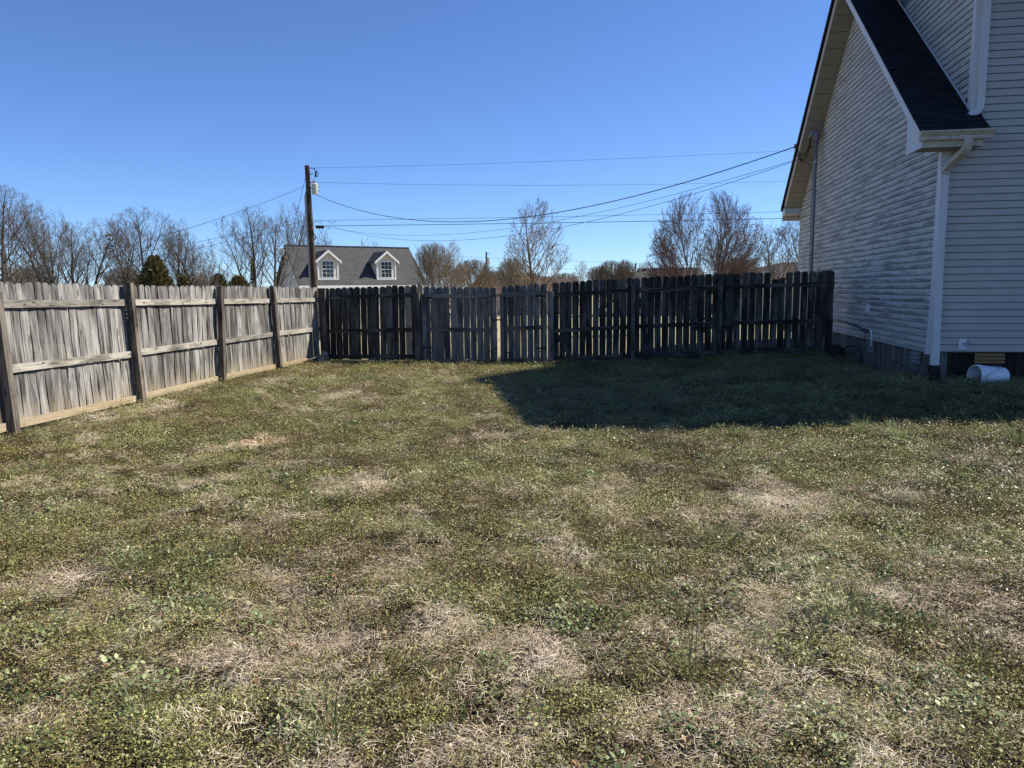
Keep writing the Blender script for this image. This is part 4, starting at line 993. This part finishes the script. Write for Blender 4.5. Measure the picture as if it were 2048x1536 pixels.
T_multi['env'] = env(8.0, 4.3, 4.4, 2.3, 2.4, .07, 1.9); T_multi.update(nseg=[16, 10, 6, 4, 3], kids=[24, 12, 8, 0], ratio=[.34, .42, .45, .5, .5], shape=lambda t: 1.0, angle=[34, 32, 34, 36, 40])
T_shrub['env'] = env(5.0, 2.1, 2.9, 2.2, 3.0, .08, .2); T_shrub.update(nseg=[10, 7, 5, 3, 3], kids=[12, 8, 5, 0])
PROTO = {}
def proto(key, seed, stems, P, mat, mat2=None): PROTO[key] = tree_meshes(seed, stems, P, mat, mat2)
G = M['bark_grey']
proto('a', 1, [((0, 0, 0), (.05, 0, 1), 8, .17)], T_spread, G)
proto('b', 2, [((0, 0, 0), (-.10, 0, 1), 8, .15), ((.1, 0, .3), (.35, .1, 1), 7, .11)], T_spread2, G)
proto('c', 3, [((0, 0, 0), (.12, .05, 1), 8, .16)], T_spread, G)
proto('d', 4, [((0, 0, 0), (0, 0, 1), 8, .16)], T_up, G)
proto('e', 5, [((0, 0, 0), (.0, 0, 1), 7.6, .14)], T_ovate, M['bark_tan'])
multi_st = [((.14 * math.cos(i * 2.4), .14 * math.sin(i * 2.4), 0), (lx, ly, 1), ln, .085) for i, (lx, ly, ln) in enumerate([(sx_, sy_, 10.5) for sx_, sy_, _ in [(-1.3, .1, 5.6), (-1.0, -.4, 6.4), (-.72, .45, 7.0), (-.44, -.25, 7.5), (-.16, .3, 7.9), (.10, -.4, 7.9), (.34, .4, 7.8), (.60, -.1, 7.5), (.88, .4, 7.1), (1.15, -.4, 6.6), (1.45, .2, 6.1), (-.9, .9, 6.0), (.9, 1.0, 6.2)]])]
proto('f', 6, multi_st, T_multi, G, M['bark_red'])
proto('g', 7, [((.05 * i, 0, 0), (math.sin(i * 2.4) * (.10 + .034 * i), math.cos(i * 2.4) * (.10 + .034 * i), 1), 5.6, .03) for i in range(20)], T_shrub, M['bark_tan'])
proto('h', 8, [((0, 0, 0), (-.28, 0, 1), 7.5, .10), ((.1, 0, 0), (.12, .1, 1), 8, .11)], T_up, M['bark_pale'], G)
proto('i', 9, [((0, 0, 0), (.0, 0, 1), 5, .05), ((0, 0, .2), (.4, .1, 1), 4, .03), ((0, 0, .2), (-.4, .1, 1), 4, .03)], T_shrub, M['bark_pale'])

def plant(key, label, px, toppy, D, wpx=None, rz=0.0, name='bare_tree', group=None, cat='tree'):
    ma, mc, zm, xm = PROTO[key]; P = at(px, 575, D); g = ghf(P.x, D); topz = at(px, toppy, D).z
    s = (topz - g) / zm; w = s if wpx is None else (wpx / 2 / FPX * D) / xm
    o = thing(name, label, cat, (P.x, D, g - .02), rz, group); 
    obj('trunk', ma, o, scale=(w, w, s)); obj('crown', mc, o, scale=(w, w, s))
    return o
GT = 'bare trees along the field beyond the left fence'
left = [('a', 2, 368, 36, 0.3, 'tallest bare tree at the left edge of the picture, beyond the fence'),
        ('c', 40, 388, 37, 2.2, 'bare tree leaning just right of the tallest one at the left edge'),
        ('b', 80, 415, 39, 1.2, 'bare forked tree behind the first full fence panel, third from the left'),
        ('d', 114, 418, 40, 4.2, 'straight trunked bare tree behind the middle of the first full fence panel'),
        ('a', 150, 442, 43, 5.1, 'thin bare tree above the right half of the first fence panel'),
        ('b', 188, 440, 42, 3.3, 'bare tree left of the vine-covered trunk, above the first fence panel'),
        ('c', 222, 432, 41, 0.9, 'bare tree with ragged dark vine halfway up, above the leaning fence post'),
        ('d', 262, 440, 43, 2.7, 'bare tree directly above the second leaning fence post'),
        ('a', 298, 414, 41, 4.0, 'taller bare tree rising behind the round cedar'),
        ('c', 335, 452, 44, 5.6, 'bare tree leaning just right of the round cedar'),
        ('d', 362, 438, 42, 1.9, 'upright bare tree above the second fence panel, right of the cedar'),
        ('b', 390, 462, 42, 0.2, 'last bare tree of the left row before the gap of sky'),
        ('c', 438, 520, 48, 3.0, 'small low bare tree in the sky gap left of the pair of tall trees')]
for k, px, tp, D, rz, lb in left: plant(k, lb, px, tp, D, None, rz, group=GT)
plant('b', 'broad bare tree with ivy on its trunk, left of the dormer house', 507, 418, 46, None, 2.0, group=GT)
plant('a', 'slender bare tree just left of the dormer house roof', 545, 432, 50, None, .5, group=GT)
plant('d', 'upright bare tree rising behind the left end of the grey roof', 580, 408, 74, None, .5)
plant('d', 'small pale bare tree top behind the roof just right of the pole', 648, 462, 80, None, 1.5)
plant('c', 'tiny bare tree top showing over the ridge of the dormer house', 724, 476, 95, None, .8)
plant('g', 'dense rounded tan shrub of many upright stems right of the dormer house', 868, 486, 50, 88, .4, name='bare_shrub', cat='shrub')
plant('e', 'pale slender bare tree directly behind the rounded tan shrub', 905, 484, 62, 66, 1.1)
plant('g', 'brownish rounded bare tree left of the distant utility pole', 948, 519, 75, 90, 2.0, name='bare_shrub', cat='shrub')
plant('e', 'egg-shaped bare tree standing alone above the narrow gate leaf', 1073, 402, 40, 142, .0)
plant('g', 'low bare shrub at the left foot of the egg-shaped tree', 1028, 516, 80, 70, 1.0, name='bare_shrub', cat='shrub')
plant('e', 'small faint bare tree right of the egg-shaped tree', 1163, 524, 90, 44, 1.0)
for px, tp, w, rz, lb in ((1196, 532, 52, 0, 'low tan bare shrub left of the stepped roof, first from the left'), (1222, 521, 60, 2, 'low tan bare shrub left of the stepped roof, tallest'), (1248, 520, 48, 4, 'low tan bare shrub touching the step of the taupe roof')):
    plant('g', lb, px, tp, 78, w, rz, name='bare_shrub', cat='shrub')
plant('i', 'wispy pale saplings above the left part of the higher taupe roof', 1300, 522, 110, 60, 0)
plant('f', 'big rounded many-stemmed bare tree with reddish twigs above the dark fence', 1408, 394, 44, 216, .0)
plant('g', 'low pale scrub right of the red twigged tree', 1478, 515, 70, 100, .7, name='bare_shrub', cat='shrub')
plant('i', 'low pale scrub between the red twigged tree and the right house', 1452, 530, 66, 60, .7, name='bare_shrub', cat='shrub')
plant('i', 'low reddish scrub in front of the higher taupe roof', 1345, 536, 60, 90, 2.7, name='bare_shrub', cat='shrub')
plant('h', 'bare tree with pale forked trunks next to the far corner of the house', 1578, 428, 34, 130, .0)
for i, (px, tp, w) in enumerate(((990, 541, 70), (1060, 545, 80), (1130, 546, 60))):
    plant('g', ('distant brown tree clump right beside the far pole', 'distant brown tree clump behind the egg-shaped tree', 'distant brown tree clump right of the egg-shaped tree')[i], px, tp, 130, w, i * 1.3, name='bare_shrub', cat='shrub')
plant('i', 'brush at the foot of the left tree row under the gap of sky', 455, 540, 46, 60, 0, name='bare_shrub', cat='shrub')
plant('g', 'low brush behind the fence left of the cedar', 250, 535, 46, 90, 0, name='bare_shrub', cat='shrub')
plant('g', 'low brush behind the first fence panel near the left edge', 60, 530, 42, 110, 1, name='bare_shrub', cat='shrub')
plant('g', 'low brush behind the fence between the cedar and the sky gap', 400, 545, 47, 70, 1, name='bare_shrub', cat='shrub')

# evergreens: trunk + many small sprays
def evergreen(label, px, toppy, D, wpx, n, seed):
    rs = random.Random(seed); P = at(px, 575, D); g = ghf(P.x, D); h = at(px, toppy, D).z - g; R = wpx / 2 / FPX * D
    o = thing('cedar_tree', label, 'evergreen', (P.x, D, g))
    mb = MB(); mb.tube([(0,0,0), (0.03,0,h*.5), (0,0,h*.95)], [.10, .06, .02], 7); mb.build('trunk', M['pole'], o)
    mb = MB()
    for k in range(n):
        t = rs.random() ** .8; a = rs.random() * 2 * math.pi; z = h * (.12 + .88 * t); rr = R * (1.02 - t) ** .8 * (.25 + .95 * rs.random() ** .9) * (1 + .16 * math.sin(3 * a + 9 * t + seed) + .12 * math.sin(7 * a - 13 * t))
        c = Vector((rr * math.cos(a), rr * math.sin(a), z)); s = .10 + .13 * rs.random()
        d = (Vector((math.cos(a), math.sin(a), .9)) + Vector((rs.gauss(0, .4), rs.gauss(0, .4), rs.gauss(0, .4)))).normalized(); sd = d.cross(Vector((rs.gauss(0,1), rs.gauss(0,1), rs.gauss(0,1)))).normalized()
        mb.add([c - sd * s * .3, c + sd * s * .3, c + d * s * 1.4 + sd * s * .05], [(0, 1, 2)], rs.random())
    obj('crown', mb.mesh('crown', M['evergreen'], tint=True), o)
evergreen('rounded dark green cedar among the bare trees beyond the left fence', 312, 517, 39, 108, 12000, 3)
evergreen('small dark cedar tip just right of the rounded cedar', 367, 556, 40, 46, 2500, 5)
evergreen('small cedar tip at the left of the sky gap', 438, 553, 44, 85, 4000, 6)
evergreen('low dark cedar in the sky gap left of the ivy tree', 478, 556, 44, 115, 6000, 7)
# ivy on trunks
def ivy(label, px, py0, py1, D, w, n, seed, mat):
    rs = random.Random(seed); A = at(px, py1, D); h = at(px, py0, D).z - A.z; o = thing('ivy', label, 'vine', A); mb = MB()
    for k in range(n):
        z = rs.random() * h; a = rs.random() * 6.28; r = w * (.5 + rs.random()) * (1 - .5 * z / h); c = Vector((r * math.cos(a), r * math.sin(a), z)); s = .025 + .04 * rs.random()
        u = Vector((rs.gauss(0,1), rs.gauss(0,1), rs.gauss(0,1))).normalized(); v = u.orthogonal().normalized()
        mb.add([c - u*s, c + v*s, c + u*s, c - v*s], [(0,1,2,3)], rs.random())
    obj('leaves', mb.mesh('leaves', mat, tint=True), o)
ivy('dark ivy wrapped round the trunk of the broad bare tree', 507, 518, 590, 46, .09, 500, 1, M['evergreen'])
ivy('ragged brown vine on a bare tree above the leaning fence post', 221, 468, 520, 41, .22, 130, 2, M['bark_red'])

# ------------------------------------------------------------------ ground cover templates
def tmpl(name, fn, mat, seeds):
    out = []
    for s in seeds:
        mb = MB(); fn(mb, random.Random(s)); me = mb.mesh(name, mat, tint=True); out.append(bpy.data.objects.new(name, me))
    return out
def leafq(mb, c, u, v, l, w, t):
    mb.add([c, c + u * l * .5 + v * w * .5, c + u * l, c + u * l * .5 - v * w * .5], [(0, 1, 2, 3)], t)
def f_clover(mb, rs, n=185, R=.12, l=(.005, .0115), hmax=.065):
    for k in range(n):
        a = rs.random() * 6.283; r = R * rs.random() ** .5; c = Vector((r * math.cos(a), r * math.sin(a), hmax * rs.random() * (1.1 - r / R * .6)))
        yaw = rs.random() * 6.283; pt = rs.gauss(.25, .45); u = Vector((math.cos(yaw) * math.cos(pt), math.sin(yaw) * math.cos(pt), math.sin(pt)))
        v = u.cross(Vector((rs.gauss(0, .35), rs.gauss(0, .35), 1))).normalized(); L_ = rs.uniform(*l); leafq(mb, c, u, v, L_, L_ * rs.uniform(.5, .9), rs.random())
def strip(mb, pts, w, t, side):
    n = len(pts); vs_ = []
    for i, p in enumerate(pts):
        ww = w * (1 - (i / (n - 1)) ** 1.5 * .85) / 2; vs_ += [p - side * ww, p + side * ww]
    mb.add(vs_, [(2*i, 2*i+1, 2*i+3, 2*i+2) for i in range(n - 1)], t)
def f_straw(mb, rs, n=95, R=.11):
    flow = rs.random() * 6.283
    for k in range(n):
        a = rs.random() * 6.283; r = R * rs.random() ** .5; c = Vector((r * math.cos(a), r * math.sin(a), .004 + .022 * rs.random()))
        yaw = flow + rs.gauss(0, 1.4); L_ = rs.uniform(.02, .062) * (1.6 if k % 9 == 0 else 1); rise = rs.uniform(.0, .75); d = Vector((math.cos(yaw), math.sin(yaw), rise)).normalized(); side = Vector((-d.y, d.x, rs.gauss(0, .4))).normalized()
        bend = rs.gauss(0, .55)
        pts = [c + d * L_ * t + side * bend * L_ * t * t + Vector((0, 0, -rise * L_ * t * t * .8)) for t in (0, .4, .75, 1)]
        strip(mb, pts, rs.uniform(.0014, .0028), rs.random(), side)
def f_blades(mb, rs, n=45, R=.05, h=(.04, .10), w=.0028, spread=.5):
    for k in range(n):
        a = rs.random() * 6.283; r = R * rs.random(); c = Vector((r * math.cos(a), r * math.sin(a), 0)); L_ = rs.uniform(*h)
        yaw = a + rs.gauss(0, .7); out = spread * rs.random(); d = Vector((math.cos(yaw) * out, math.sin(yaw) * out, 1)).normalized(); o_ = Vector((math.cos(yaw), math.sin(yaw), 0)); side = Vector((-o_.y, o_.x, 0)); bd = rs.uniform(.1, .9)
        pts = [c + d * L_ * t + o_ * L_ * bd * t * t * .6 - Vector((0, 0, L_ * bd * t * t * .35)) for t in (0, .35, .7, 1)]
        strip(mb, pts, w * rs.uniform(.7, 1.3), rs.random(), side)
def f_weed(mb, rs, n=46, R=.10):
    for k in range(n):
        a = rs.random() * 6.283; r = R * rs.random() ** .6; c = Vector((r * math.cos(a), r * math.sin(a), .008 + .035 * rs.random()))
        yaw = a + rs.gauss(0, .8); pt = rs.gauss(.2, .35); u = Vector((math.cos(yaw) * math.cos(pt), math.sin(yaw) * math.cos(pt), math.sin(pt))); v = u.cross(Vector((rs.gauss(0, .3), rs.gauss(0, .3), 1))).normalized(); L_ = rs.uniform(.014, .032); leafq(mb, c, u, v, L_, L_ * rs.uniform(.55, .95), rs.random())
def f_leaf(mb, rs):
    u = Vector((1, 0, rs.gauss(0, .2))).normalized(); v = Vector((0, 1, rs.gauss(0, .2))).normalized(); L_ = rs.uniform(.03, .055); c = Vector((0, 0, .02)); t = rs.random()
    n = 9; rim = []
    for k in range(n):
        a = 2 * math.pi * k / n; r = L_ * (.5 + .28 * (k % 2)) ; rim.append(c + u * r * math.cos(a) * 1.2 + v * r * math.sin(a) * .8 + Vector((0, 0, .012 * math.cos(2 * a))))
    mb.add([c] + rim, [(0, 1 + k, 1 + (k + 1) % n) for k in range(n)], t)

CLV = tmpl('clover_clump', f_clover, M['clover'], range(5)); STR = tmpl('straw_clump', f_straw, M['straw'], range(10, 15))
WEED = tmpl('weed_clump', f_weed, M['weed'], range(20, 23)); GRS = tmpl('grass_clump', lambda m_, r: f_blades(m_, r, 34, .055, (.03, .085), .003, .8), M['blade'], range(30, 34)); LEF = tmpl('leaf', f_leaf, M['leaf'], range(40, 44))
TGR = tmpl('fescue_clump', lambda m_, r: f_blades(m_, r, 40, .04, (.06, .14), .0032, .6), M['blade'], range(50, 53))

def scatter(name, label, pts, rot, scl, idx, objs, cat):
    col = bpy.data.collections.new(name + '_source')
    for i, o in enumerate(objs): o.name = '%s_%02d' % (name, i); col.objects.link(o)
    me = bpy.data.meshes.new(name); me.from_pydata(pts.tolist(), [], [])
    a = me.attributes.new('rot', 'FLOAT_VECTOR', 'POINT'); a.data.foreach_set('vector', rot.astype(np.float32).ravel())
    a = me.attributes.new('scl', 'FLOAT', 'POINT'); a.data.foreach_set('value', scl.astype(np.float32))
    a = me.attributes.new('idx', 'INT', 'POINT'); a.data.foreach_set('value', idx.astype(np.int32))
    o = obj(name, me); tag(o, label, cat, kind='stuff')
    g = bpy.data.node_groups.new(name + '_nodes', 'GeometryNodeTree'); g.interface.new_socket('Geometry', in_out='INPUT', socket_type='NodeSocketGeometry'); g.interface.new_socket('Geometry', in_out='OUTPUT', socket_type='NodeSocketGeometry')
    N = g.nodes; Lk = g.links; gi = N.new('NodeGroupInput'); go = N.new('NodeGroupOutput'); ip = N.new('GeometryNodeInstanceOnPoints'); ci = N.new('GeometryNodeCollectionInfo')
    ci.inputs['Collection'].default_value = col; ci.inputs['Separate Children'].default_value = True; ci.inputs['Reset Children'].default_value = True
    def na(nm, ty):
        q = N.new('GeometryNodeInputNamedAttribute'); q.data_type = ty; q.inputs['Name'].default_value = nm; return q.outputs['Attribute']
    Lk.new(gi.outputs[0], ip.inputs['Points']); Lk.new(ci.outputs[0], ip.inputs['Instance']); ip.inputs['Pick Instance'].default_value = True
    Lk.new(na('idx', 'INT'), ip.inputs['Instance Index']); Lk.new(na('rot', 'FLOAT_VECTOR'), ip.inputs['Rotation']); Lk.new(na('scl', 'FLOAT'), ip.inputs['Scale']); Lk.new(ip.outputs[0], go.inputs[0])
    md = o.modifiers.new('scatter', 'NODES'); md.node_group = g
    return o

# candidate points over the yard, thinned with distance
def yard_points(n_per_m2, seed, y0=1.7, y1=17.3):
    r = np.random.default_rng(seed); A = 17.0 * (y1 - y0); n = int(A * n_per_m2)
    x = r.uniform(-7.5, 9.5, n); y = r.uniform(y0, y1, n)
    keep = (np.abs(x) < .72 * y + 1.2)
    # left fence line
    fx = np.interp(y, [5.75, 8.46, 11.18, 13.57, 15.73, 17.62], [-5.6, -5.76, -5.63, -5.33, -4.95, -4.5]); keep &= x > fx
    keep &= y < 17.56 - (x + 4.30) * .1695 - .02
    # house footprint
    f = (x - HC.x) * FV.x + (y - HC.y) * FV.y; s = (x - HC.x) * SV.x + (y - HC.y) * SV.y; keep &= ~((f > -.02) & (s > -.02))
    return x[keep], y[keep], r
def blobs(x, y, L_):
    v = np.zeros_like(x)
    for bx, by, r, a in L_:
        d = np.hypot(x - bx, (y - by) / 1.25) / r * (.8 + .5 * vnoise(x * 3 + bx, y * 3, 77)); v = np.maximum(v, a * (1 - sstep(.4, 1.15, d)))
    return v
def gp(px, py):
    u = (px - 1024) / FPX; v = (768 - py) / FPX; u2 = u * cr + v * sr; v2 = -u * sr + v * cr; d = (u2, cp + v2 * sp, -sp + v2 * cp); t = -H / d[2]; return d[0] * t, d[1] * t
def BL(lst): return [(*gp(px, py), r, a) for px, py, r, a in lst]
DRY = BL([(1720, 1180, .75, .9), (1900, 1240, .55, .9), (1600, 1330, .45, .9), (1480, 1180, .5, .85), (1350, 1060, .45, .7), (1550, 1020, .6, .7), (1880, 1380, .35, .9), (1780, 1480, .3, .8), (620, 1290, .30, 1), (520, 1210, .35, .95), (460, 1330, .3, 1), (560, 1150, .35, .8),
          (700, 980, .45, .8), (450, 960, .55, .8), (600, 930, .4, .6), (810, 1140, .4, .75), (790, 1220, .30, .9), (860, 1260, .22, .8), (1080, 1330, .28, .9), (1130, 1120, .35, .85), (1230, 1400, .25, .6), (960, 900, .5, .5), (650, 800, .9, .7), (560, 770, .7, .7), (250, 830, .9, .8), (330, 790, .9, .7),
          (160, 1150, .35, .7), (420, 1040, .5, .7), (1100, 880, .5, .4), (200, 1010, .4, .4), (520, 890, .35, 1), (1010, 1480, .2, .5), (1950, 1130, .4, .6), (1300, 1500, .2, .6), (1700, 780, 1.2, .6), (1850, 790, .8, .9), (350, 1480, .2, .5), (1450, 1440, .3, .9), (1000, 1000, .4, .4)])
GRN = BL([(1900, 930, 1.0, .8), (1600, 900, .8, .6), (1980, 950, .7, .9), (1300, 880, .7, .5), (1150, 1230, .35, .6), (330, 1200, .5, .7), (1080, 1260, .5, .6), (1850, 1440, .3, .7), (900, 1400, .35, .6), (560, 960, .35, .9), (640, 1010, .3, 1), (500, 790, .6, .7), (730, 762, .35, 1), (270, 1130, .4, .8), (80, 1040, .5, .8), (460, 1110, .3, .7), (1260, 1110, .3, .8), (1350, 1200, .25, .9), (1480, 1120, .3, 1), (1950, 1000, .6, .9), (1850, 1090, .5, .8), (1990, 1120, .5, .9), (1700, 940, .8, .6), (1500, 930, .6, .5), (1150, 880, .4, .8), (30, 1420, .25, 1), (120, 1500, .25, .8), (2000, 1450, .3, .8), (1480, 1480, .3, .9), (860, 1500, .25, .5), (300, 1430, .25, .8), (1250, 820, .8, .5), (1640, 830, .8, .5), (100, 1270, .3, .7), (1700, 1230, .25, 1), (640, 1440, .2, .7)])
def mk(n, seed): 
    x, y, r = yard_points(n, seed); d = np.hypot(x, y); return x, y, r, d
def finish(name, label, x, y, r, scl, objs, cat, tilt=.15, dz=0.0):
    z = gh(x, y) + dz; n = len(x); rot = np.stack([r.normal(0, tilt, n), r.normal(0, tilt, n), r.uniform(0, 6.283, n)], 1)
    return scatter(name, label, np.stack([x, y, z], 1), rot, scl, r.integers(0, len(objs), n), objs, cat)

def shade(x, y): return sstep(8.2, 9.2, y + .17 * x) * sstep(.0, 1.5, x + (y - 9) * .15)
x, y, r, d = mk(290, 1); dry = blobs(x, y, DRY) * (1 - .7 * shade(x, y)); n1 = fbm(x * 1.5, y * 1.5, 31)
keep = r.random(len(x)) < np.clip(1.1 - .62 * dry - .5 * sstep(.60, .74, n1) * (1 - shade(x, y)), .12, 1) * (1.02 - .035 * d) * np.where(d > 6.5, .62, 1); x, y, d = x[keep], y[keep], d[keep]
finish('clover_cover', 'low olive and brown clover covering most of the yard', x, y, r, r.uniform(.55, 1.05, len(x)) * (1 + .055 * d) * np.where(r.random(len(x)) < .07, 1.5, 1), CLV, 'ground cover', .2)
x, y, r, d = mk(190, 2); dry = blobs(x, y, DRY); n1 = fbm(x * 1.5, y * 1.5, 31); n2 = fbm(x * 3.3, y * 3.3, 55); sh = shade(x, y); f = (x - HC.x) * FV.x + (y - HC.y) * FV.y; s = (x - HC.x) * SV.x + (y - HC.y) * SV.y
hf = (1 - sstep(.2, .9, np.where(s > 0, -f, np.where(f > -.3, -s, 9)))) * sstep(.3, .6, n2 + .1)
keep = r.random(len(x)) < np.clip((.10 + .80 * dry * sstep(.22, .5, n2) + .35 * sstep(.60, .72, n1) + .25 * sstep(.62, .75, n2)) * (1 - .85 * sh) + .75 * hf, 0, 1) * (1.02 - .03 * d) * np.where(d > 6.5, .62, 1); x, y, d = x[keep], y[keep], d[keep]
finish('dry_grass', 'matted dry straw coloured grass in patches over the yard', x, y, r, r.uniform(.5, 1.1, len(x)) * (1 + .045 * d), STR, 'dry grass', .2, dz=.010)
x, y, r, d = mk(70, 3); g_ = blobs(x, y, GRN); n3 = fbm(x * 1.6, y * 1.6, 91)
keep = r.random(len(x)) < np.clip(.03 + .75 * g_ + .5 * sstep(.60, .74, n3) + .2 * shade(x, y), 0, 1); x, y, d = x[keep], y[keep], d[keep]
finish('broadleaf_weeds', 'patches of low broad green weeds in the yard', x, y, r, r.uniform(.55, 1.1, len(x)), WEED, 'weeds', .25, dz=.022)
x, y, r, d = mk(50, 4); n4 = fbm(x * 1.3, y * 1.3, 131)
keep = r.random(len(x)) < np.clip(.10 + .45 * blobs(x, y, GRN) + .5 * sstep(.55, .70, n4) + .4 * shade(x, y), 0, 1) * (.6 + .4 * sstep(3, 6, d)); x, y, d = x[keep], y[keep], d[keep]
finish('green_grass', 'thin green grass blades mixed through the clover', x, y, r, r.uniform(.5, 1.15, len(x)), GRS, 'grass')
# taller fringe along fences and the house
x, y, r, d = mk(110, 6); fx = np.interp(y, [5.75, 8.46, 11.18, 13.57, 15.73, 17.62], [-5.6, -5.76, -5.63, -5.33, -4.95, -4.5])
f = (x - HC.x) * FV.x + (y - HC.y) * FV.y; s = (x - HC.x) * SV.x + (y - HC.y) * SV.y; bk = 17.56 - (x + 4.30) * .1695 - y
near = np.minimum(np.minimum(x - fx, bk), np.where((s > 0), -f, np.where(f > -.2, -s, 9)))
keep = (near < .34) & (near > .0) & (r.random(len(x)) < .75 * (1 - near / .4)); 
finish('fence_edge_grass', 'longer straggly grass left standing along fences and foundation', x[keep], y[keep], r, r.uniform(.6, 1.3, keep.sum()), TGR + [o.copy() for o in STR[:2]], 'grass')
x, y, r, d = mk(2.6, 5); finish('fallen_leaves', 'scattered brown fallen leaves on the yard', x, y, r, r.uniform(.5, 1.1, len(x)), LEF, 'leaves', .3, .012)

def patch(px, py, rad, n, seed):
    r = np.random.default_rng(seed); gx, gy = gp(px, py); a = r.uniform(0, 6.283, n); q = rad * r.uniform(0, 1, n) ** .6
    return gx + q * np.cos(a) * 1.25, gy + q * np.sin(a) * .8, r
M['sand'] = mat_leafy('orange_tan_chips', [(.1, (.34, .22, .11)), (.5, (.60, .44, .25)), (.9, (.80, .64, .42))], .05)
def f_chip(mb, rs):
    for k in range(40):
        c = Vector((rs.gauss(0, .03), rs.gauss(0, .03), .012 + .02 * rs.random())); u = Vector((rs.gauss(0, 1), rs.gauss(0, 1), rs.gauss(0, .3))).normalized(); leafq(mb, c, u, u.cross(Vector((0, 0, 1))).normalized(), rs.uniform(.012, .03), rs.uniform(.005, .012), rs.random())
x, y, r = patch(520, 888, .26, 130, 3); finish('bare_patch', 'small orange tan patch of dry chips in the lawn, left of centre', x, y, r, r.uniform(.7, 1.2, len(x)), tmpl('chip_clump', f_chip, M['sand'], range(60, 63)), 'bare patch', dz=.012)

# wild onion tufts: individual plants
ONI = []
M['tuft'] = mat_leafy('tuft_blade', [(.1, (.085, .12, .045)), (.5, (.19, .23, .09)), (.9, (.42, .45, .22))], .4)
for sd in range(6):
    mb = MB(); f_blades(mb, random.Random(200 + sd), 85 + 12 * sd, .045 + .008 * sd, (.07, .24), .0036, .6); ONI.append(mb.mesh('blades', M['tuft'], tint=True))
ONI2 = []
for sd in range(6):
    mb = MB(); f_blades(mb, random.Random(300 + sd), 30 + 9 * sd, .045 + .010 * sd, (.08, .30), .0038, .8); f_straw(mb, random.Random(330 + sd), 60, .12); ONI2.append(mb.mesh('blades', M['blade'], tint=True))
tufts = [(1728, 866, 1.25, 'leftmost of the tall grass tufts lit at the edge of the house shadow'), (1800, 874, 1.3, 'bushy tall grass tuft just right of the first on the shadow edge'), (2035, 878, 1.25, 'tall grass tuft on the shadow edge at the right border'), (1690, 1255, 1.35, 'largest grass clump in the dry patch at right'),
         (1860, 905, .9, 'small grass tuft right of the two on the shadow edge'), (285, 1150, 1.1, 'green grass clump in the left foreground below the clover patch'), (60, 1070, 1.1, 'green wild onion clump near the left border'), (1390, 1370, 1.2, 'slim upright onion clump right of the foreground centre'),
         (660, 1500, 1.25, 'arching onion clump at the bottom edge left of centre'), (700, 1010, .8, 'thin onion tuft beside the broad weed patch left of centre'), (510, 800, 1.0, 'soft green tuft on the pale strip near the left fence'), 
         (1685, 1025, 1.0, 'fine grass tuft standing in the middle of the right lawn'), (1830, 1025, 1.0, 'fine grass tuft right of its twin in the right lawn'), (1275, 985, .7, 'small dark onion tuft above the centre of the lawn'), (290, 1470, 1.1, 'onion clump with arching leaves at lower left corner'),
         (1660, 760, .8, 'dim tuft in the house shadow near the foundation'), (735, 765, 1.1, 'bright green tuft near the back fence left of the gate'), 
         (1440, 1090, 1.0, 'grass tuft above the weed patch right of centre'), (560, 1000, .9, 'grass tuft left of the dark weed patch'), (1960, 1340, .9, 'tuft in the straw at right border'), (450, 1120, .9, 'grass tuft above the left foreground clump')]
for i, (px, py, s_, lb) in enumerate(tufts):
    gx, gy = gp(px, py)
    if gy > 6: gx, gy = gx * (1 - ghf(gx, gy) / H), gy * (1 - ghf(gx, gy) / H)
    o = thing('grass_tuft', lb, 'grass tuft', (gx, gy, ghf(gx, gy) - .005), i * 1.7, 'tall tufts of wild onion and grass')
    k_ = .95 if py > 950 else 1.15 if px > 1400 else 1.1; obj('blades', ONI[i % 6] if py < 950 else ONI2[i % 6], o, scale=(s_ * k_, s_ * k_, s_ * k_))
